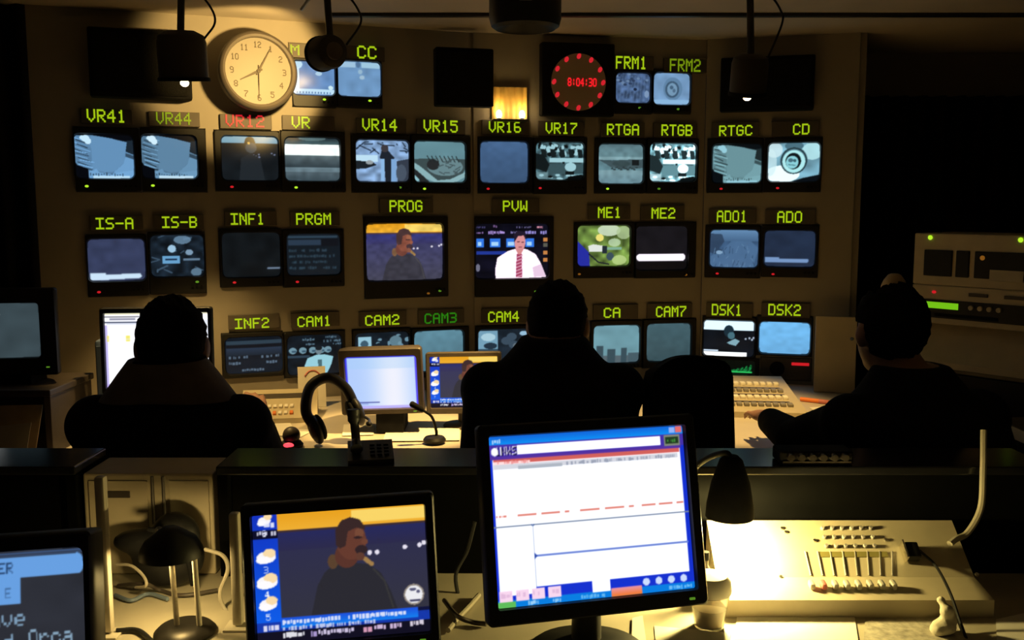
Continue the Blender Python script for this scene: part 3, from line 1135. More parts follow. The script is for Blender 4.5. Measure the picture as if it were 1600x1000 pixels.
# ------------------------------------------------------------------ lettering strips above the monitors
DISP = [  # wall section, text, centre u, v, letter width, letter height, material, strip left u, strip right u
    (0, 'VR41', 166, 182, 60, 19, 'yellowled', 126, 206), (0, 'VR44', 271, 186, 54, 18, 'dimled', 232, 312),
    (0, 'VR12', 382, 190, 60, 18, 'redled', 343, 424), (0, 'VR', 469, 192, 28, 18, 'yellowled', 440, 522),
    (0, 'VR14', 592, 196, 54, 18, 'yellowled', 556, 634), (0, 'VR15', 687, 198, 53, 18, 'yellowled', 650, 726),
    (1, 'VR16', 788, 199, 50, 17, 'yellowled', 752, 826), (1, 'VR17', 876, 201, 49, 17, 'yellowled', 840, 912),
    (1, 'RTGA', 972, 203, 50, 17, 'yellowled', 938, 1006), (1, 'RTGB', 1056, 204, 48, 17, 'yellowled', 1020, 1088),
    (2, 'RTGC', 1150, 204, 52, 17, 'yellowled', 1112, 1186), (2, 'CD', 1252, 202, 26, 17, 'yellowled', 1206, 1280),
    (0, 'IS-A', 179, 349, 58, 18, 'yellowled', 140, 224), (0, 'IS-B', 280, 347, 54, 18, 'yellowled', 240, 318),
    (0, 'INF1', 386, 342, 52, 18, 'yellowled', 350, 432), (0, 'PRGM', 489, 342, 54, 18, 'yellowled', 452, 530),
    (0, 'PROG', 633, 322, 51, 18, 'yellowled', 592, 676), (1, 'PVW', 804, 322, 38, 17, 'yellowled', 768, 842),
    (1, 'ME1', 951, 332, 36, 17, 'yellowled', 918, 984), (1, 'ME2', 1035, 333, 37, 17, 'yellowled', 1000, 1068),
    (2, 'ADO1', 1144, 338, 47, 18, 'yellowled', 1108, 1182), (2, 'ADO', 1234, 339, 39, 18, 'yellowled', 1196, 1274),
    (0, 'INF2', 393, 504, 53, 17, 'yellowled', 356, 436), (0, 'CAM1', 490, 501, 52, 17, 'yellowled', 454, 530),
    (0, 'CAM2', 596, 499, 53, 17, 'yellowled', 560, 634), (0, 'CAM3', 687, 496, 50, 17, 'greenled', 652, 724),
    (1, 'CAM4', 786, 494, 48, 17, 'yellowled', 752, 824), (1, 'CA', 955, 488, 26, 16, 'yellowled', 926, 996),
    (1, 'CAM7', 1047, 486, 47, 17, 'yellowled', 1010, 1080), (2, 'DSK1', 1136, 484, 47, 17, 'yellowled', 1104, 1176),
    (2, 'DSK2', 1226, 484, 51, 17, 'yellowled', 1190, 1266),
    (0, 'M', 460, 79, 14, 16, 'dimled', 450, 510), (0, 'CC', 572, 83, 30, 19, 'yellowled', 530, 600),
    (1, 'FRM1', 985, 99, 48, 19, 'yellowled', 952, 1020), (1, 'FRM2', 1069, 103, 48, 19, 'dimled', 1036, 1106),
]
for fi, txt, u, v, w, h, mt, ul, ur in DISP:
    F = facets[fi]
    q0, z1 = F.hit(ul, v - 12)
    q1, _ = F.hit(ur, v)
    _, z0 = F.hit(ul, v + 11)
    qa, za = F.hit(u - w / 2, v)
    qb, zt = F.hit(u + w / 2, v - h / 2)
    _, zb = F.hit(u, v + h / 2)
    qm = (q0 + q1) / 2
    colour = {'redled': 'red', 'greenled': 'deep green', 'dimled': 'dim yellow-green'}.get(mt, 'yellow-green')
    where = {'M': 'beside the wall clock', 'CD': 'at the end of its row'}.get(txt, 'on the monitor wall')
    t = thing('name_display', 'dark strip display with %s lettering %s %s' % (colour, txt, where), 'name display',
              Matrix.Translation(F.pt(qm, z0)) @ Matrix.Rotation(F.ang, 4, 'Z'), 'lettered name displays on the monitor wall')
    MB().box((0, -0.0065, (z1 - z0) / 2), (q1 - q0, 0.011, z1 - z0), 0.002).build('housing', M['strip'], t)
    lt = MB()
    dot_letters(lt, txt, qb - qa, zt - zb, (qa + qb) / 2 - qm, (zt + zb) / 2 - z0, y=-0.0125, depth=0.0015)
    o = lt.build('lettering', M[mt], t)
    o['label'] = colour + ' lit letters'

# waveform display and key panel under the two bottom monitors at the end of the wall
s0, s1, z0, z1 = wall_rect(2, (1098, 558.5, 1186, 594))
holes[2].append((s0 - .0012, s1 + .0012, z0 - .0012, z1 + .0012))
sm = (s0 + s1) / 2
t = thing('waveform_monitor', 'dark scope under the DSK1 monitor with a glowing green trace', 'scope', Matrix.Translation(FC.pt(sm, z0)) @ Matrix.Rotation(FC.ang, 4, 'Z'))
w, h = s1 - s0, z1 - z0
MB().loft([rrect(w, h, .005, 4, 0, h / 2, .12), rrect(w, h, .005, 4, 0, h / 2, -.006), rrect(w - .03, h - .02, .01, 4, 0, h / 2, -.006), rrect(w - .034, h - .024, .01, 4, 0, h / 2, .004)]).build('case', M['black'], t, smooth=True)
c = Cv(90, 50, (7, 11, 7))
rng = random.Random(9)
for x in range(22):
    xx = .50 + x * .019
    hh = .10 + .35 * abs(math.sin(x * .7)) * (x / 22)
    c.line((xx, .68), (xx + .02, .66 - hh), .014, (24, 140, 66))
c.rect(.5, .63, .93, .70, (48, 196, 96))
c.rect(.52, .78, .86, .81, (18, 74, 36))
screen_obj(c.blur(1), w - .032, h - .022, t, 0, h / 2, .003, .002)
s0, s1, z0, z1 = wall_rect(2, (1188, 558.5, 1268, 594))
holes[2].append((s0 - .0012, s1 + .0012, z0 - .0012, z1 + .0012))
sm = (s0 + s1) / 2
w, h = s1 - s0, z1 - z0
t = thing('intercom_panel', 'dark panel with small red light strip under the DSK2 monitor', 'intercom', Matrix.Translation(FC.pt(sm, z0)) @ Matrix.Rotation(FC.ang, 4, 'Z'))
MB().box((0, .04, h / 2), (w, .09, h), .003).build('case', M['brown'], t)
MB().box((w * .28, -.007, h * .74), (w * .34, .004, .012), .001).build('red_light', M['lamp_r'], t)
b = MB()
b.lathe([(.0, 0), (.028, 0), (.03, .004), (.026, .008), (0, .008)], 24, Matrix.Translation((-w * .17, -.005, h * .5)) @ Matrix.Rotation(R(90), 4, 'X'))
b.build('loudspeaker', M['matte'], t, smooth=True)

# ------------------------------------------------------------------ the monitor wall with its openings
wb = MB()


def wall_panel(F, hs, s0, s1, z0, z1, th=0.03):
    xs = sorted({s0, s1, *[x for h in hs for x in h[:2]]})
    zs = sorted({z0, z1, *[z for h in hs for z in h[2:]]})
    xs = [x for x in xs if s0 <= x <= s1]
    zs = [z for z in zs if z0 <= z <= z1]
    solid = lambda i, j: 0 <= i < len(xs) - 1 and 0 <= j < len(zs) - 1 and not any(
        h[0] < (xs[i] + xs[i + 1]) / 2 < h[1] and h[2] < (zs[j] + zs[j + 1]) / 2 < h[3] for h in hs)
    bm = wb.bm
    cache = {}

    def V(q, z, b):
        k = (round(q, 6), round(z, 6), b)
        if k not in cache:
            cache[k] = bm.verts.new(F.pt(q, z, -th if b else 0))
        return cache[k]

    for i in range(len(xs) - 1):
        for j in range(len(zs) - 1):
            if not solid(i, j):
                continue
            a, b, c_, d = xs[i], xs[i + 1], zs[j], zs[j + 1]
            bm.faces.new((V(a, c_, 0), V(b, c_, 0), V(b, d, 0), V(a, d, 0)))
            bm.faces.new((V(a, d, 1), V(b, d, 1), V(b, c_, 1), V(a, c_, 1)))
            if not solid(i - 1, j):
                bm.faces.new((V(a, c_, 0), V(a, d, 0), V(a, d, 1), V(a, c_, 1)))
            if not solid(i + 1, j):
                bm.faces.new((V(b, d, 0), V(b, c_, 0), V(b, c_, 1), V(b, d, 1)))
            if not solid(i, j - 1):
                bm.faces.new((V(b, c_, 0), V(a, c_, 0), V(a, c_, 1), V(b, c_, 1)))
            if not solid(i, j + 1):
                bm.faces.new((V(a, d, 0), V(b, d, 0), V(b, d, 1), V(a, d, 1)))


for i, F in enumerate(facets):
    wall_panel(F, holes[i], 0, F.len, 0, CZ)
# return at the right end of the monitor wall
wb.box((1.385, 4.15, CZ / 2), (.03, .53, CZ))
structure(wb.build('wall_front', M['wall']))
structure(MB().box((0, 2.05, CZ + .03), (6.0, 5.0, .06)).build('ceiling', M['ceil']))
structure(MB().box((0, 2.05, -.03), (6.0, 5.0, .06)).build('floor', M['floor']))
structure(MB().box((-2.25, 1.4, CZ / 2), (.06, 3.5, CZ)).build('wall_left', M['wall']))
structure(MB().box((2.75, 2.0, CZ / 2), (.06, 4.8, CZ)).build('wall_right', M['wall']))
structure(MB().box((2.07, 4.42, CZ / 2), (1.3, .06, CZ)).build('wall_back_right', M['wall']))
# ceiling batten running along above the lamps
structure(MB().box((1.0, 3.50, CZ - .006), (3.3, .03, .012), .002).build('trim_1', M['darkmetal']))
tb = MB()
tb.box((-.2, TY, CZ - .009), (3.0, .035, .016), .003)
tag(tb.build('lighting_track', M['darkmetal']), 'dark lighting track along the ceiling carrying the spotlights', 'lighting track')


def curtain(name, label, pts, z0, z1, amp, waves):
    n = 160
    P = [Vector((x, y, 0)) for x, y in pts]
    L = []
    for k in range(n + 1):
        t_ = k / n * (len(P) - 1)
        i = min(int(t_), len(P) - 2)
        p = P[i].lerp(P[i + 1], t_ - i)
        d = (P[i + 1] - P[i]).normalized()
        nn = Vector((-d.y, d.x, 0))
        L.append((p + nn * amp * math.sin(k / n * waves * 2 * math.pi), nn))
    b_ = MB()
    loops = []
    for z in (z0, z0 + .3, (z0 + z1) / 2, z1):
        loops.append([Vector((p.x, p.y, z)) for p, _ in L] + [Vector((p.x, p.y, z)) + nn * .006 for p, nn in L[::-1]])
    b_.loft(loops)
    return tag(b_.build(name, M['cloth'], smooth=True), label, 'curtain')


curtain('curtain', 'black curtain hanging beside the equipment rack', [(1.46, 4.22), (2.70, 4.22)], .02, 1.965, .03, 15)
curtain('curtain', 'black curtain hanging at the clock end of the monitor wall', [(-2.19, 3.07), (-1.60, 3.25)], .79, CZ - .02, .015, 8)

# ------------------------------------------------------------------ loudspeakers and clocks on the wall
def loudspeaker(fi, px, label, depth, face_yaw=None):
    F = facets[fi]
    s0, s1, z0, z1 = wall_rect(fi, px)
    sm = (s0 + s1) / 2
    w, h = s1 - s0, z1 - z0
    hole = depth is None
    mw = Matrix.Translation(F.pt(sm, z0, 0)) @ Matrix.Rotation(F.ang, 4, 'Z')
    if face_yaw is not None:
        mw = Matrix.Translation(F.pt(sm, z0, .045)) @ Matrix.Rotation(F.ang + face_yaw, 4, 'Z')
    t_ = thing('loudspeaker', label, 'loudspeaker', mw, 'black loudspeakers along the top of the wall')
    d = .06
    MB().box((0, -d / 2 - .002, h / 2), (w, d, h), .006).build('cabinet', M['matte'], t_)
    g = MB()
    g.loft([rrect(w - .02, h - .02, .008, 4, 0, h / 2, -d - .0025), rrect(w - .02, h - .02, .008, 4, 0, h / 2, -d - .008), rrect(w - .034, h - .034, .008, 4, 0, h / 2, -d - .011)])
    g.build('grille', M['grille'], t_)
    return t_


loudspeaker(0, (140, 50, 298, 156), 'wide black loudspeaker above the VR41 and VR44 displays', .06)
loudspeaker(0, (673, 81, 759, 170), 'squarish black loudspeaker between the CC monitor and the amber wall lamp', .06, -R(5))
loudspeaker(2, (1127, 91, 1272, 175), 'wide black loudspeaker above the RTGC and CD displays', .06)

# analogue clock
q, z = FA.hit(397, 117)
p = FA.pt(q, z, .028)
CT = Matrix.Translation(p) @ Matrix.Rotation(FA.ang + R(8), 4, 'Z') @ Matrix.Rotation(R(-3), 4, 'X')
rad = 55 / 1500 * 3.55
t = thing('wall_clock', 'round wall clock with cream dial and dark deep rim', 'clock', CT)
toY = Matrix.Rotation(R(90), 4, 'X')     # lathe axis z -> local -y
cb = MB()
cb.lathe([(rad * 1.0, .008), (rad * 1.05, .012), (rad * 1.08, .035), (rad * 1.08, .060), (rad * 1.03, .072), (rad * .98, .076), (rad * .92, .072), (rad * .90, .058)], 72, toY, cap0=True, cap1=False)
cb.build('case', M['clockrim'], t, smooth=True)
db = MB()
db.lathe([(0, .056), (rad * .905, .056), (rad * .905, .052), (0, .052)], 72, toY)
db.build('dial', M['cream'], t, smooth=True)
for k in range(1, 13):
    nb = MB()
    a = R(90 - 30 * k)
    s_ = str(k)
    hgt = rad * .17
    dot_letters(nb, s_, (.085 if len(s_) == 1 else .17) * rad * 1.2, hgt, math.cos(a) * rad * .72, math.sin(a) * rad * .72, y=-.0565, depth=.0012)
    nb.build('numeral', M['ink'], t)


def hand(name, ang, L, w, tail, y):
    a = R(90 - ang)
    d = Vector((math.cos(a), 0, math.sin(a)))
    n_ = Vector((-d.z, 0, d.x))
    hb = MB()
    pts = [d * -tail + n_ * w * .7, d * -tail - n_ * w * .7, d * L * .15 - n_ * w, d * L - n_ * w * .35, d * L + n_ * w * .35, d * L * .15 + n_ * w]
    hb.loft([[q_ + Vector((0, y, 0)) for q_ in pts], [q_ + Vector((0, y - .0012, 0)) for q_ in pts]])
    hb.build(name, M['ink'], t)


hand('hour_hand', 243, rad * .56, rad * .035, rad * .12, -.0590)
hand('minute_hand', 29, rad * .74, rad * .025, rad * .12, -.0606)
hand('second_hand', 181, rad * .74, rad * .012, rad * .16, -.0622)
hb = MB()
hb.lathe([(0, .066), (rad * .05, .065), (rad * .055, .0575), (0, .0575)], 20, toY)
hb.build('hub', M['ink'], t, smooth=True)

# digital clock
s0, s1, z0, z1 = wall_rect(1, (842, 70, 955, 183))
sm = (s0 + s1) / 2
w, h = s1 - s0, z1 - z0
t = thing('digital_clock', 'square black clock with red digits and a ring of red dots', 'clock', Matrix.Translation(FB.pt(sm, z0)) @ Matrix.Rotation(FB.ang, 4, 'Z'))
MB().box((0, -.026, h / 2), (w, .05, h), .006).build('case', M['matte'], t)
qc, zc = FB.hit(899, 131)
cxx, czz = qc - sm, zc - z0
rr = 42 / 1500 * 3.98
b = MB()
b.lathe([(0, .055), (rr, .055), (rr, .0515), (0, .0515)], 64, Matrix.Translation((cxx, 0, czz)) @ toY)
b.build('dial', mat('smoked_dial', (.42, .34, .24), .45, var=.05), t, smooth=True)
for k in range(12):
    a = R(90 - 30 * k)
    b = MB()
    b.ell((cxx + math.cos(a) * rr * .9, -.0565, czz + math.sin(a) * rr * .9), (.0085, .004, .0115), seg=10, rings=6, m=Matrix.Rotation(R(25), 4, 'Y'))
    b.build('dot', M['redled'], t, smooth=True)
b = MB()
dot_letters(b, '8:04:30', 44 / 1500 * 4.0, 12 / 1500 * 4.0, cxx + .014, czz, y=-.0555, depth=.002)
b.build('digits', M['redhot'], t)

# amber wall lamp with two little bulbs
s0, s1, z0, z1 = wall_rect(1, (768, 137, 822, 191))
sm = (s0 + s1) / 2
w, h = s1 - s0, z1 - z0
t = thing('wall_lamp', 'small amber wall lamp with two lit bulbs above the VR16 display', 'lamp', Matrix.Translation(FB.pt(sm, z0)) @ Matrix.Rotation(FB.ang, 4, 'Z'))
b = MB()
n = 40
prof = []
for k in range(n + 1):
    x = -w / 2 + w * k / n
    prof.append((x, -.012 - .006 * abs(math.sin(k / n * math.pi * 4.5))))
b.loft([[Vector((x, y, zz)) for x, y in prof] + [Vector((x, -.001, zz)) for x, y in prof[::-1]] for zz in (.0, h)])
b.build('ribbed_shade', M['amber'], t, smooth=False)
MB().box((0, -.03, .004), (w, .056, .008), .002).build('tray', M['lampbody'], t)
for sx in (-1, 1):
    b = MB()
    b.ell((sx * w * .33, -.038, .026), (.0115, .0115, .018))
    b.build('bulb', M['bulb'], t, smooth=True)
    b = MB()
    b.tube([(sx * w * .33, -.038, .008), (sx * w * .33, -.038, .016)], .008, 12)
    b.build('socket', M['lampbody'], t, smooth=True)
    pl = FB.pt(sm + sx * w * .33, z0 + .055, .045)
    point('wall_lamp_light', pl, .16, WARM, .012)
def set_world(o, parent, mw):
    o.parent = parent
    o.matrix_basis = parent.matrix_basis.inverted() @ mw
    return o


# ------------------------------------------------------------------ ceiling spotlights
def can_spot(p, aim, rad, length, label, bulb=True, energy=0, size=70, blend=.5, lever=False, backcap=False):
    """p: centre of the mouth; aim: direction the mouth faces."""
    top = Vector((p.x - aim.x * length * .55, TY, CZ - .018))
    t_ = thing('spotlight', label, 'spotlight', Matrix.Translation(top), 'ceiling spotlights on the track')
    q_ = Matrix.Translation(p) @ aim.normalized().to_track_quat('Z', 'Y').to_matrix().to_4x4()
    b_ = MB()
    b_.lathe([(0, -length), (rad * .55, -length), (rad * .92, -length * .9), (rad, -length * .75), (rad, -.001), (rad * .97, -.001), (rad * .95, -length * .75), (0, -length * .8)], 36)
    set_world(b_.build('can', M['lampbody'], None, smooth=True), t_, q_)
    b_ = MB()
    b_.lathe([(rad * 1.0, -.006), (rad * 1.06, -.004), (rad * 1.06, .006), (rad * .9, .006), (rad * .9, -.002)], 36)
    set_world(b_.build('rim', M['matte'], None, smooth=True), t_, q_)
    b_ = MB()
    b_.lathe([(rad * .94, -.004), (rad * .90, -.004), (rad * .86, -length * .45), (.022, -length * .5), (.022, -length * .6), (rad * .93, -length * .6)], 36)
    set_world(b_.build('baffle', M['matte'], None, smooth=True), t_, q_)
    if backcap:
        b_ = MB()
        b_.lathe([(0, -length - .006), (rad * .5, -length - .006), (rad * .52, -length - .001)], 30)
        set_world(b_.build('back_cap', M['collar'], None, smooth=True), t_, q_)
    mid = p - aim.normalized() * length * .7
    b_ = MB()
    b_.tube([top, top + Vector((0, 0, -.03)), (p - aim.normalized() * length * .96) if bulb else (mid + Vector((0, 0, rad * .8)))], .011, 12)
    b_.box(top + Vector((0, 0, -.006)), (.05, .05, .012), .003)
    set_world(b_.build('stem', M['darkmetal'], None, smooth=True), t_, Matrix.Identity(4))
    b_ = MB()
    b_.tube(arc_pts([top + Vector((.01, 0, -.004)), top + Vector((.06, .0, -.015)), top + Vector((.095, 0, -.06)), top + Vector((.10, 0, -.10)), mid + Vector((rad * .95, 0, .02))], 6), .0035, 8)
    set_world(b_.build('cord', M['black'], None, smooth=True), t_, Matrix.Identity(4))
    if lever:
        b_ = MB()
        b_.box(top + Vector((-.06, 0, -.03)), (.008, .012, .075), .003, Matrix.Rotation(R(38), 4, 'Y'))
        set_world(b_.build('lever', M['metal'], None), t_, Matrix.Identity(4))
    if bulb:
        b_ = MB()
        b_.ell(p + aim.normalized() * .011, (.0130, .0130, .0115))
        set_world(b_.build('bulb', M['bulb'], None, smooth=True), t_, Matrix.Identity(4))
    if energy:
        spot('spotlight_beam', p + aim.normalized() * .035, p + aim.normalized(), energy, size, blend, WARM, .025)
    return t_


pL = at(288, 124, TY)
can_spot(pL, Vector((.0, .12, -1)), .074, .145, 'lit brown can spotlight hanging before the loudspeaker beside the clock', energy=50, size=66, blend=.5)
pM = at(512, 82, TY)
clk = FA.pt(*FA.hit(386, 112))
can_spot(pM + (clk - pM).normalized() * .045, (clk - pM).normalized(), .052, .09, 'round can spotlight turned away toward the wall clock', bulb=False, energy=40, size=60, blend=.35, lever=True, backcap=True)
pR = at(1168, 146, TY)
can_spot(pR, Vector((.0, .26, -1)), .056, .12, 'lit can spotlight hanging near the RTGC display', energy=74, size=56, blend=.5)

t = thing('can_light', 'large black cylinder light hung from the ceiling above the amber lamp', 'lamp', Matrix.Translation(Vector((.038, 2.85, CZ))))
b = MB()
b.lathe([(0, -.002), (.098, -.002), (.104, -.01), (.104, -.14), (.098, -.162), (.086, -.17), (.08, -.162), (0, -.12)], 44)
b.build('can', M['black'], t, smooth=True)
b = MB()
b.lathe([(0, -.130), (.035, -.132), (.06, -.1335), (.078, -.1365)], 36)
b.build('lens', M['gloss'], t, smooth=True)
spot('can_light_beam', (.03, 2.86, CZ - .156), (-.36, 3.13, .76), 215, 30, .6, WARM, .03)
MB().box((.0, -.106, -.105), (.035, .004, .010), .001).build('glint_plate', M['metal'], t)  # small metal strip added as the glint on the black can

# ------------------------------------------------------------------ front control desk along the monitor wall
off = .014
back = [FA.pt(.26, 0, off), FA.pt(FA.len, 0, off), FB.pt(FB.len - .003, 0, off), FC.pt(FC.len - .016, 0, off)]
back = [(p_.x, p_.y) for p_ in back]
t = thing('control_desk', 'pale laminate control desk running along below the monitor wall', 'desk', Matrix.Identity(4))
poly = [(-1.92, 2.58), (-1.3, 2.66), (-1.12, 2.84), (1.345, 2.87)] + back[::-1]
MB().prism(poly, .722, .76).build('worktop', M['desk'], t)
for x, y0, y1 in ((-1.86, 2.66, 3.19), (-.52, 2.95, 3.68), (.42, 2.95, 3.92), (1.32, 2.93, 3.82)):
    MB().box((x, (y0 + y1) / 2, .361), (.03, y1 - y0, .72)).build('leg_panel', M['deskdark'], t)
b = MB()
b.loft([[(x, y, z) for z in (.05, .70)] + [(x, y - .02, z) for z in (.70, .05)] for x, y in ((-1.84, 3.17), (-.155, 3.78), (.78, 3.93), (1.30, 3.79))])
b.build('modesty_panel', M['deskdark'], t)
DZ = .7605
BZ = .7405


# ------------------------------------------------------------------ monitors standing on the desks
def flat_monitor(name, label, centre, yaw, pitch, roll, w, h, bz, cv, deskz, mframe, mbez=None, thick=.05, group=None, stand=True, gain=1.0, crt=False, foot=(.10, .085)):
    C_ = frame(centre, yaw, pitch, roll)
    lowest = C_ @ Vector((0, 0, -h / 2 - bz[1]))
    bp = Vector((lowest.x, lowest.y + .03, deskz))
    t_ = thing(name, label, 'monitor', Matrix.Translation(bp), group)
    W_, H_ = w + 2 * bz[0], h + bz[1] + bz[2]
    cz = (bz[2] - bz[1]) / 2
    n = 4
    b_ = MB()
    r = .008
    back_s = .55 if crt else .9
    depth = thick
    b_.loft([rrect(W_ * back_s, H_ * back_s, r, n, 0, cz, depth), rrect(W_ * (.9 if crt else .97), H_ * (.9 if crt else .97), r, n, 0, cz, depth * .45),
             rrect(W_, H_, r, n, 0, cz, .018), rrect(W_, H_, r, n, 0, cz, -.006), rrect(W_ - .006, H_ - .006, r, n, 0, cz, -.010),
             rrect(w + .004, h + .004, .004 if not crt else .012, n, 0, 0, -.010), rrect(w, h, .003 if not crt else .012, n, 0, 0, .0), rrect(w, h, .003 if not crt else .012, n, 0, 0, .004)])
    o_ = set_world(b_.build('case', mframe, None, smooth=True), t_, C_)
    s_ = screen_obj(cv, w + .002, h + .002, None, 0, 0, .0005, .006 if crt else 0.0, gain=gain)
    set_world(s_, t_, C_)
    lb = MB()
    lb.box((W_ / 2 - .03, -.0105, -h / 2 - bz[1] * .55), (.010, .003, .004), .001)
    set_world(lb.build('power_light', M['lamp_d'], None), t_, C_)
    if stand:
        hinge = C_ @ Vector((0, thick * .8, -h * .25))
        b_ = MB()
        b_.tube([hinge, hinge + Vector((0, .03, -.03)), Vector((hinge.x, hinge.y + .035, deskz + .012))], [.022, .024, .026], 14)
        set_world(b_.build('stand_neck', mframe, None, smooth=True), t_, Matrix.Identity(4))
        b_ = MB()
        b_.lathe([(0, .016), (.04, .015), (.92 * foot[0], .010), (foot[0], .004), (foot[0], 0), (0, 0)], 36, Matrix.Translation((hinge.x, hinge.y + .02, deskz + .0003)) @ Matrix.Diagonal((1, foot[1] / foot[0], 1, 1)))
        set_world(b_.build('stand_base', mframe, None, smooth=True), t_, Matrix.Identity(4))
    return t_, C_


def pic_desktop():
    c = Cv(300, 240, (275, 278, 285))
    blue, deep = (12, 128, 236), (22, 50, 208)
    c.rect(0, 0, .016, 1, deep)
    c.rect(.975, .08, 1, .9, deep)
    c.vgrad(0, 0, 1, .055, (20, 96, 214), (14, 146, 246))
    c.scrawl(.02, .018, .06, .05, (200, 226, 255), 1, .9)
    c.rect(.925, .012, .955, .045, (150, 180, 250))
    c.rect(.958, .01, .99, .047, (232, 110, 110))
    c.rect(0, .055, 1, .125, (70, 50, 170))
    c.text('iNWS', .03, .066, .05, (250, 250, 255), .8)
    c.text('iNWS', .037, .07, .05, (30, 24, 70), .8)
    c.ell(.03, .095, .018, .024, (255, 255, 255))
    c.rect(.14, .062, .875, .118, (280, 280, 290))
    c.rect(.892, .06, .978, .125, (130, 136, 120))
    c.rect(.9, .07, .97, .114, (34, 60, 34))
    c.scrawl(.91, .084, .96, .104, (70, 160, 60), 5, .9)
    c.rect(0, .125, .98, .14, (84, 50, 160))
    c.rect(.02, .14, .97, .165, (212, 98, 92))
    c.rect(.02, .155, .2, .175, (262, 225, 225))
    c.scrawl(.03, .15, .19, .17, (240, 150, 150), 6, .7)
    c.rect(.02, .172, .96, .2, (214, 216, 226))
    c.rect(.14, .182, .36, .205, (176, 184, 196))
    for k in range(9):
        c.scrawl(.38 + k * .064, .176, .43 + k * .064, .2, (150, 158, 178), 10 + k, .8)
    for x0, x1 in ((.02, .07), (.1, .38), (.41, .71), (.75, .97)):
        for k in range(12):
            xx = x0 + (x1 - x0) * k / 12
            if (k * 7 + int(x0 * 50)) % 5:
                c.rect(xx, .468, xx + (x1 - x0) / 12 * .95, .478, (222, 120, 104), .9)
    c.rect(.0, .53, 1, .537, (120, 134, 160))
    c.poly([(.185, .53), (.205, .53), (.195, .55)], (60, 90, 150))
    c.rect(.193, .53, .197, .93, (150, 164, 196))
    c.rect(.2, .708, .98, .722, (110, 134, 214))
    c.poly([(.195, .695), (.21, .714), (.195, .735)], (50, 80, 170))
    c.rect(.195, .893, 1, .96, deep)
    c.rect(0, .93, .2, .96, deep)
    c.rect(0, .955, 1, 1.0, (10, 126, 226))
    for k in range(4):
        c.rect(.015 + k * .078, .90, .078 + k * .078, .962, (250, 216, 240))
        c.scrawl(.02 + k * .078, .912, .07 + k * .078, .945, (226, 186, 220), 30 + k, .6)
    c.rect(.0, .963, .09, 1, (96, 190, 92))
    c.rect(.47, .885, .56, .958, (280, 280, 290))
    c.scrawl(.15, .968, .2, .992, (170, 216, 250), 40, .9)
    c.scrawl(.27, .968, .31, .992, (150, 206, 250), 41, .9)
    c.scrawl(.41, .965, .53, .99, (110, 190, 245), 42, .9)
    c.vgrad(.565, .945, .72, .997, (236, 150, 170), (242, 120, 40))
    for k in range(4):
        c.ell(.745 + k * .065, .928, .018, .022, (206, 222, 255))
    c.scrawl(.86, .965, .98, .99, (120, 196, 250), 43, .9)
    return c.blur(1)


LCDX, LCDY, LCDZ = .134, 1.5286, .9957
flat_monitor('desktop_monitor', 'large black flat monitor with white window layout on the near desk', (LCDX, LCDY, LCDZ), R(14.35), R(-14.1), 0, .338, .27,
             (.019, .027, .020), pic_desktop(), BZ, M['black'], thick=.05)


def pic_news(w, h, small):
    """News channel layout: weather strip, speaker, captions."""
    c = Cv(w, h, (16, 20, 58))
    c.vgrad(0, 0, .16, .9, (20, 50, 190), (14, 96, 236))
    c.rect(0, .12, .15, .19, (14, 14, 40))
    speaker_on_dusk(c, .145, 0, 1.0, .80, .86 if not small else 1.0)
    for k, (y, r) in enumerate(((.33, .06), (.52, .065), (.69, .055), (.05, .04))):
        c.ell(.075, y, r * .9, r * .75, (250, 246, 250))
        c.ell(.095, y - .03, r * .6, r * .6, (250, 220, 170))
        c.ell(.06, y + .02, r * .7, r * .5, (255, 252, 255))
        c.text('%d' % (3 + k), .06, y + .07, .05, (236, 240, 255), .8)
    c.scrawl(.04, .06, .14, .11, (240, 240, 255), 2, .9)
    c.scrawl(.03, .13, .14, .165, (226, 226, 245), 3, .8)
    c.rect(0, .83, 1, .9, (22, 56, 170))
    c.vgrad(.14, .80, .93, .88, (30, 80, 220), (20, 130, 240))
    c.rect(0, .9, 1, 1, (18, 16, 34))
    c.scrawl(.15, .815, .86, .855, (236, 236, 252), 4, .92)
    c.scrawl(.15, .865, .68, .90, (206, 212, 240), 5, .9)
    c.scrawl(.04, .845, .13, .9, (240, 236, 250), 6, .95)
    c.scrawl(.15, .912, .27, .955, (246, 246, 252), 7, .95)
    c.scrawl(.29, .915, .34, .965, (186, 166, 226), 8, .95)
    c.scrawl(.35, .912, .56, .955, (226, 214, 246), 9, .95)
    c.scrawl(.61, .912, .66, .965, (236, 170, 200), 10, .95)
    c.scrawl(.67, .908, .83, .95, (226, 200, 236), 11, .95)
    c.scrawl(.88, .9, .96, .945, (236, 226, 240), 12, .95)
    if not small:
        c.ell(.91, .70, .055, .075, (236, 236, 240))
        c.ell(.905, .66, .02, .012, (90, 90, 120))
        c.ell(.935, .68, .012, .012, (90, 90, 120))
        c.line((.89, .745), (.94, .745), .012, (70, 70, 100))
        c.ring(.91, .70, .055, .075, .08, (150, 140, 130))
    return c.blur(1)


flat_monitor('desktop_monitor', 'black flat monitor on the near desk showing a man and weather strip', (-.283, 1.534, .8906), R(5.88), R(-8.25), R(-2.25), .283, .212,
             (.017, .02, .020), pic_news(240, 180, False), BZ, M['black'], thick=.045, foot=(.085, .075))

